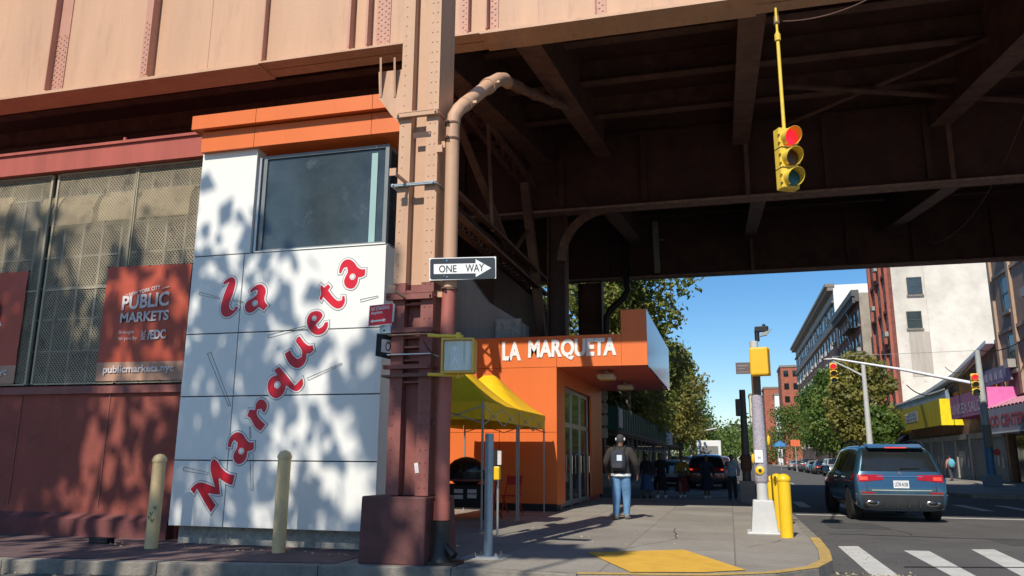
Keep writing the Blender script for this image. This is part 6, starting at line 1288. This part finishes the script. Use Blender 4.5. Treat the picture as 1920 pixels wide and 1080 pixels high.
# awnings
def awn(name, label, y0, y1, zb, zt, proj, m_front, m_end, X=BX, scallop=False, slope=.0):
    t = thing(name, label, 'awning', (X, (y0+y1)/2, zb)); mb = MB(); mb.prism([(X-proj, y0+.02, zb), (X-proj, y1, zb), (X-proj+slope, y1, zt), (X-proj+slope, y0+.02, zt)], (.03, 0, 0)); mb.prism([(X-proj+.03+slope, y0+.02, zt), (X-proj+.03+slope, y1, zt), (X, y1, zt+.02), (X, y0+.02, zt+.02)], (0, 0, .03)); obj('front', mb, m_front, t)
    mb = MB(); mb.prism([(X-proj-.01, y0-.02, zb-.01), (X, y0-.02, zb-.01), (X, y0-.02, zt+.06), (X-proj+slope, y0-.02, zt+.06)], (0, .035, 0)); obj('end_panel', mb, m_end, t); mb = MB(); mb.prism([(X-proj-.0, y1+.01, zb), (X, y1+.01, zb), (X, y1+.01, zt), (X-proj+slope, y1+.01, zt)], (0, .03, 0)); obj('end_panel', mb, m_end, t); return t
yf = mat('yellow_vinyl_shaded', (.46, .36, .03), .45, .15, 1.2, streak=True)  # street-side yellow darkened, its lack of sun put into the colour
a1_ = awn('yellow_awning', 'long box awning in yellow vinyl with a white printed notice', 66.6, 84.5, 4.1, 6.0, 1.5, yf, mat('bright_yellow', (.88, .68, .01), .5)); mb = MB()
mb.prism([(BX-1.512, y, z) for y, z in ((74.2, 4.75), (79.0, 4.75), (79.0, 5.6), (74.2, 5.6))], (-.006, 0, 0)); nb_ = obj('notice', mb, mat('silver_notice', (.42, .45, .48), .5), a1_); mb = MB()
lettering(mb, 'RETAIL', (BX-1.52, 78.6, 5.2), (BX-1.52, 74.6, 5.2), (BX-1.52, 78.6, 5.5), .02, .002); lettering(mb, 'SPACE FOR', (BX-1.52, 78.6, 4.85), (BX-1.52, 74.6, 4.85), (BX-1.52, 78.6, 5.1), .02, .002); obj('print', mb, mat('notice_ink', (.12, .13, .2), .6), nb_)
mv = mat('mauve_vinyl', (.34, .13, .24), .5, .15, 1.2); pk_ = mat('bright_pink', (.72, .17, .44), .5)
a2_ = awn('pink_awning', 'mauve and bright pink box awning with white lettering', 54.6, 63.2, 4.35, 5.85, 1.6, mv, pk_); mb = MB()
lettering(mb, 'UNISEX SALON', (BX-1.61, 62.9, 4.6), (BX-1.61, 55.2, 4.6), (BX-1.61, 62.9, 5.3), .02, .004); obj('lettering', mb, mat('pale_mauve', (.50, .40, .47), .6), a2_)
pp = mat('dusty_pink', (.60, .28, .33), .6, .1, 2)
a3_ = thing('food_awning', 'pale pink scalloped awning over a food center sign with red letters', 'awning', (15.5, 50, 3)); mb = MB()
for i in range(24):
    y0 = 40+i*.62; 
    for q in range(5):
        a = PI*q/5; b = PI*(q+1)/5; mb.add([(BX-2.0, y0+.31-.31*math.cos(a), 4.45+.10*math.sin(a)), (BX-2.0, y0+.31-.31*math.cos(b), 4.45+.10*math.sin(b)), (BX, y0+.31-.31*math.cos(b), 5.2+.10*math.sin(b)), (BX, y0+.31-.31*math.cos(a), 5.2+.10*math.sin(a))], [(0, 1, 2, 3)])
obj('canopy', mb, pp, a3_); mb = MB(); mb.box(BX-2.02, BX-1.98, 40, 54.9, 3.1, 4.44); obj('fascia', mb, mat('grey_pink_fascia', (.32, .29, .33), .6, .1, 2), a3_)
mb = MB(); mb.prism([(BX-2, 54.91, 3.1), (BX, 54.91, 3.1), (BX, 54.91, 5.2), (BX-2, 54.91, 4.45)], (0, .03, 0)); mb.box(BX-2.04, BX-1.96, 40, 54.9, 3.02, 3.095); obj('frame', mb, M['whitew'], a3_)
mb = MB(); lettering(mb, 'FOOD CENTER CORP', (BX-2.03, 54.3, 3.4), (BX-2.03, 44.4, 3.4), (BX-2.03, 54.3, 4.05), .03, .006); obj('lettering', mb, mat('faded_red_letter', (.45, .06, .07), .6), a3_)
t = awn('corner_awning', 'small black sloping awning at the foot of the red brick front', 86, 90, 2.9, 3.9, 1.4, M['jet'], M['jet'], slope=1.2)
mb = MB(); mb.box(BX-.2, BX-.001, 84.6, 90.5, 4.2, 6.2); tag(obj('shop_fascia', mb, mat('olive_fascia', (.28, .27, .18), .8)), 'olive stone fascia at the corner beyond the yellow awning', 'fascia')
# far blocks
def block(label, pxa, pxb, pyt, Y, m, m2=None, dy=14, wins=0, name='apartment_building'):
    a = aY(pxa, pyt, Y); b = aY(pxb, pyt, Y); t = thing(name, label, 'building', (a.x, Y, .15)); mb = MB(); mb.box(a.x, b.x, Y, Y+dy, .15, a.z); obj('wall', mb, m, t); mb = MB(); mb.box(a.x-.2, b.x+.2, Y-.2, Y+dy+.2, a.z, a.z+.6); obj('parapet', mb, m2 or M['kerb'], t)
    if wins:
        nx = max(2, int((b.x-a.x)/3.2))
        for i in range(nx):
            for k in range(wins): x = a.x+(b.x-a.x)*(i+.3)/nx; z = a.z-2.6-k*3.6; g = MB(); g.box(x, x+1.3, Y-.08, Y-.01, z, z+1.7); obj('window', g, M['glassd'], t)
    return t
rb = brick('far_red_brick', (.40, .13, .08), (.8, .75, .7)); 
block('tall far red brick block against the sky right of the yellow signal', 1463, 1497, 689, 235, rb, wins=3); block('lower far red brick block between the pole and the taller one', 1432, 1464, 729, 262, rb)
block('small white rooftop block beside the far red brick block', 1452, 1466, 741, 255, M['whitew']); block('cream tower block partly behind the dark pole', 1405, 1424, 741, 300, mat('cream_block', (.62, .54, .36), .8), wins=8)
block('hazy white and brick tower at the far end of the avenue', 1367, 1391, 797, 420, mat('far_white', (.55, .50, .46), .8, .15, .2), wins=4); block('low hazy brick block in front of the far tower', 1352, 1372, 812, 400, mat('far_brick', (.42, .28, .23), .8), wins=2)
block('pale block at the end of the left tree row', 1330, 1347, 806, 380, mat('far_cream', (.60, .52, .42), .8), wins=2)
t = thing('vendor_umbrella', 'small blue and white vendor umbrella at the right kerb under the trees', 'umbrella', (9.5, 104, .15)); p = aY(1462, 828, 104); mb = MB(); mb.lathe((p.x, 104, p.z-.6), [(.9, 0), (.6, .4), (.05, .7)], 8); obj('canopy', mb, mat('umbrella_blue', (.05, .20, .42), .7), t); mb = MB(); mb.tube([(p.x, 104, .15), (p.x, 104, p.z)], .04, 6); obj('pole', mb, M['alu'], t)
t = thing('street_notice', 'orange and white roadwork board below the right-hand trees', 'sign', (8.5, 96, .15)); p = aY(1491, 830, 96); mb = MB(); mb.box(p.x-.5, p.x+.5, 96, 96.05, p.z-.4, p.z+.3); obj('board', mb, mat('orange_board', (.75, .16, .06), .6), t); mb = MB(); mb.box(p.x-.05, p.x+.05, 96.06, 96.1, .15, p.z+.3); obj('post', mb, M['alu'], t)
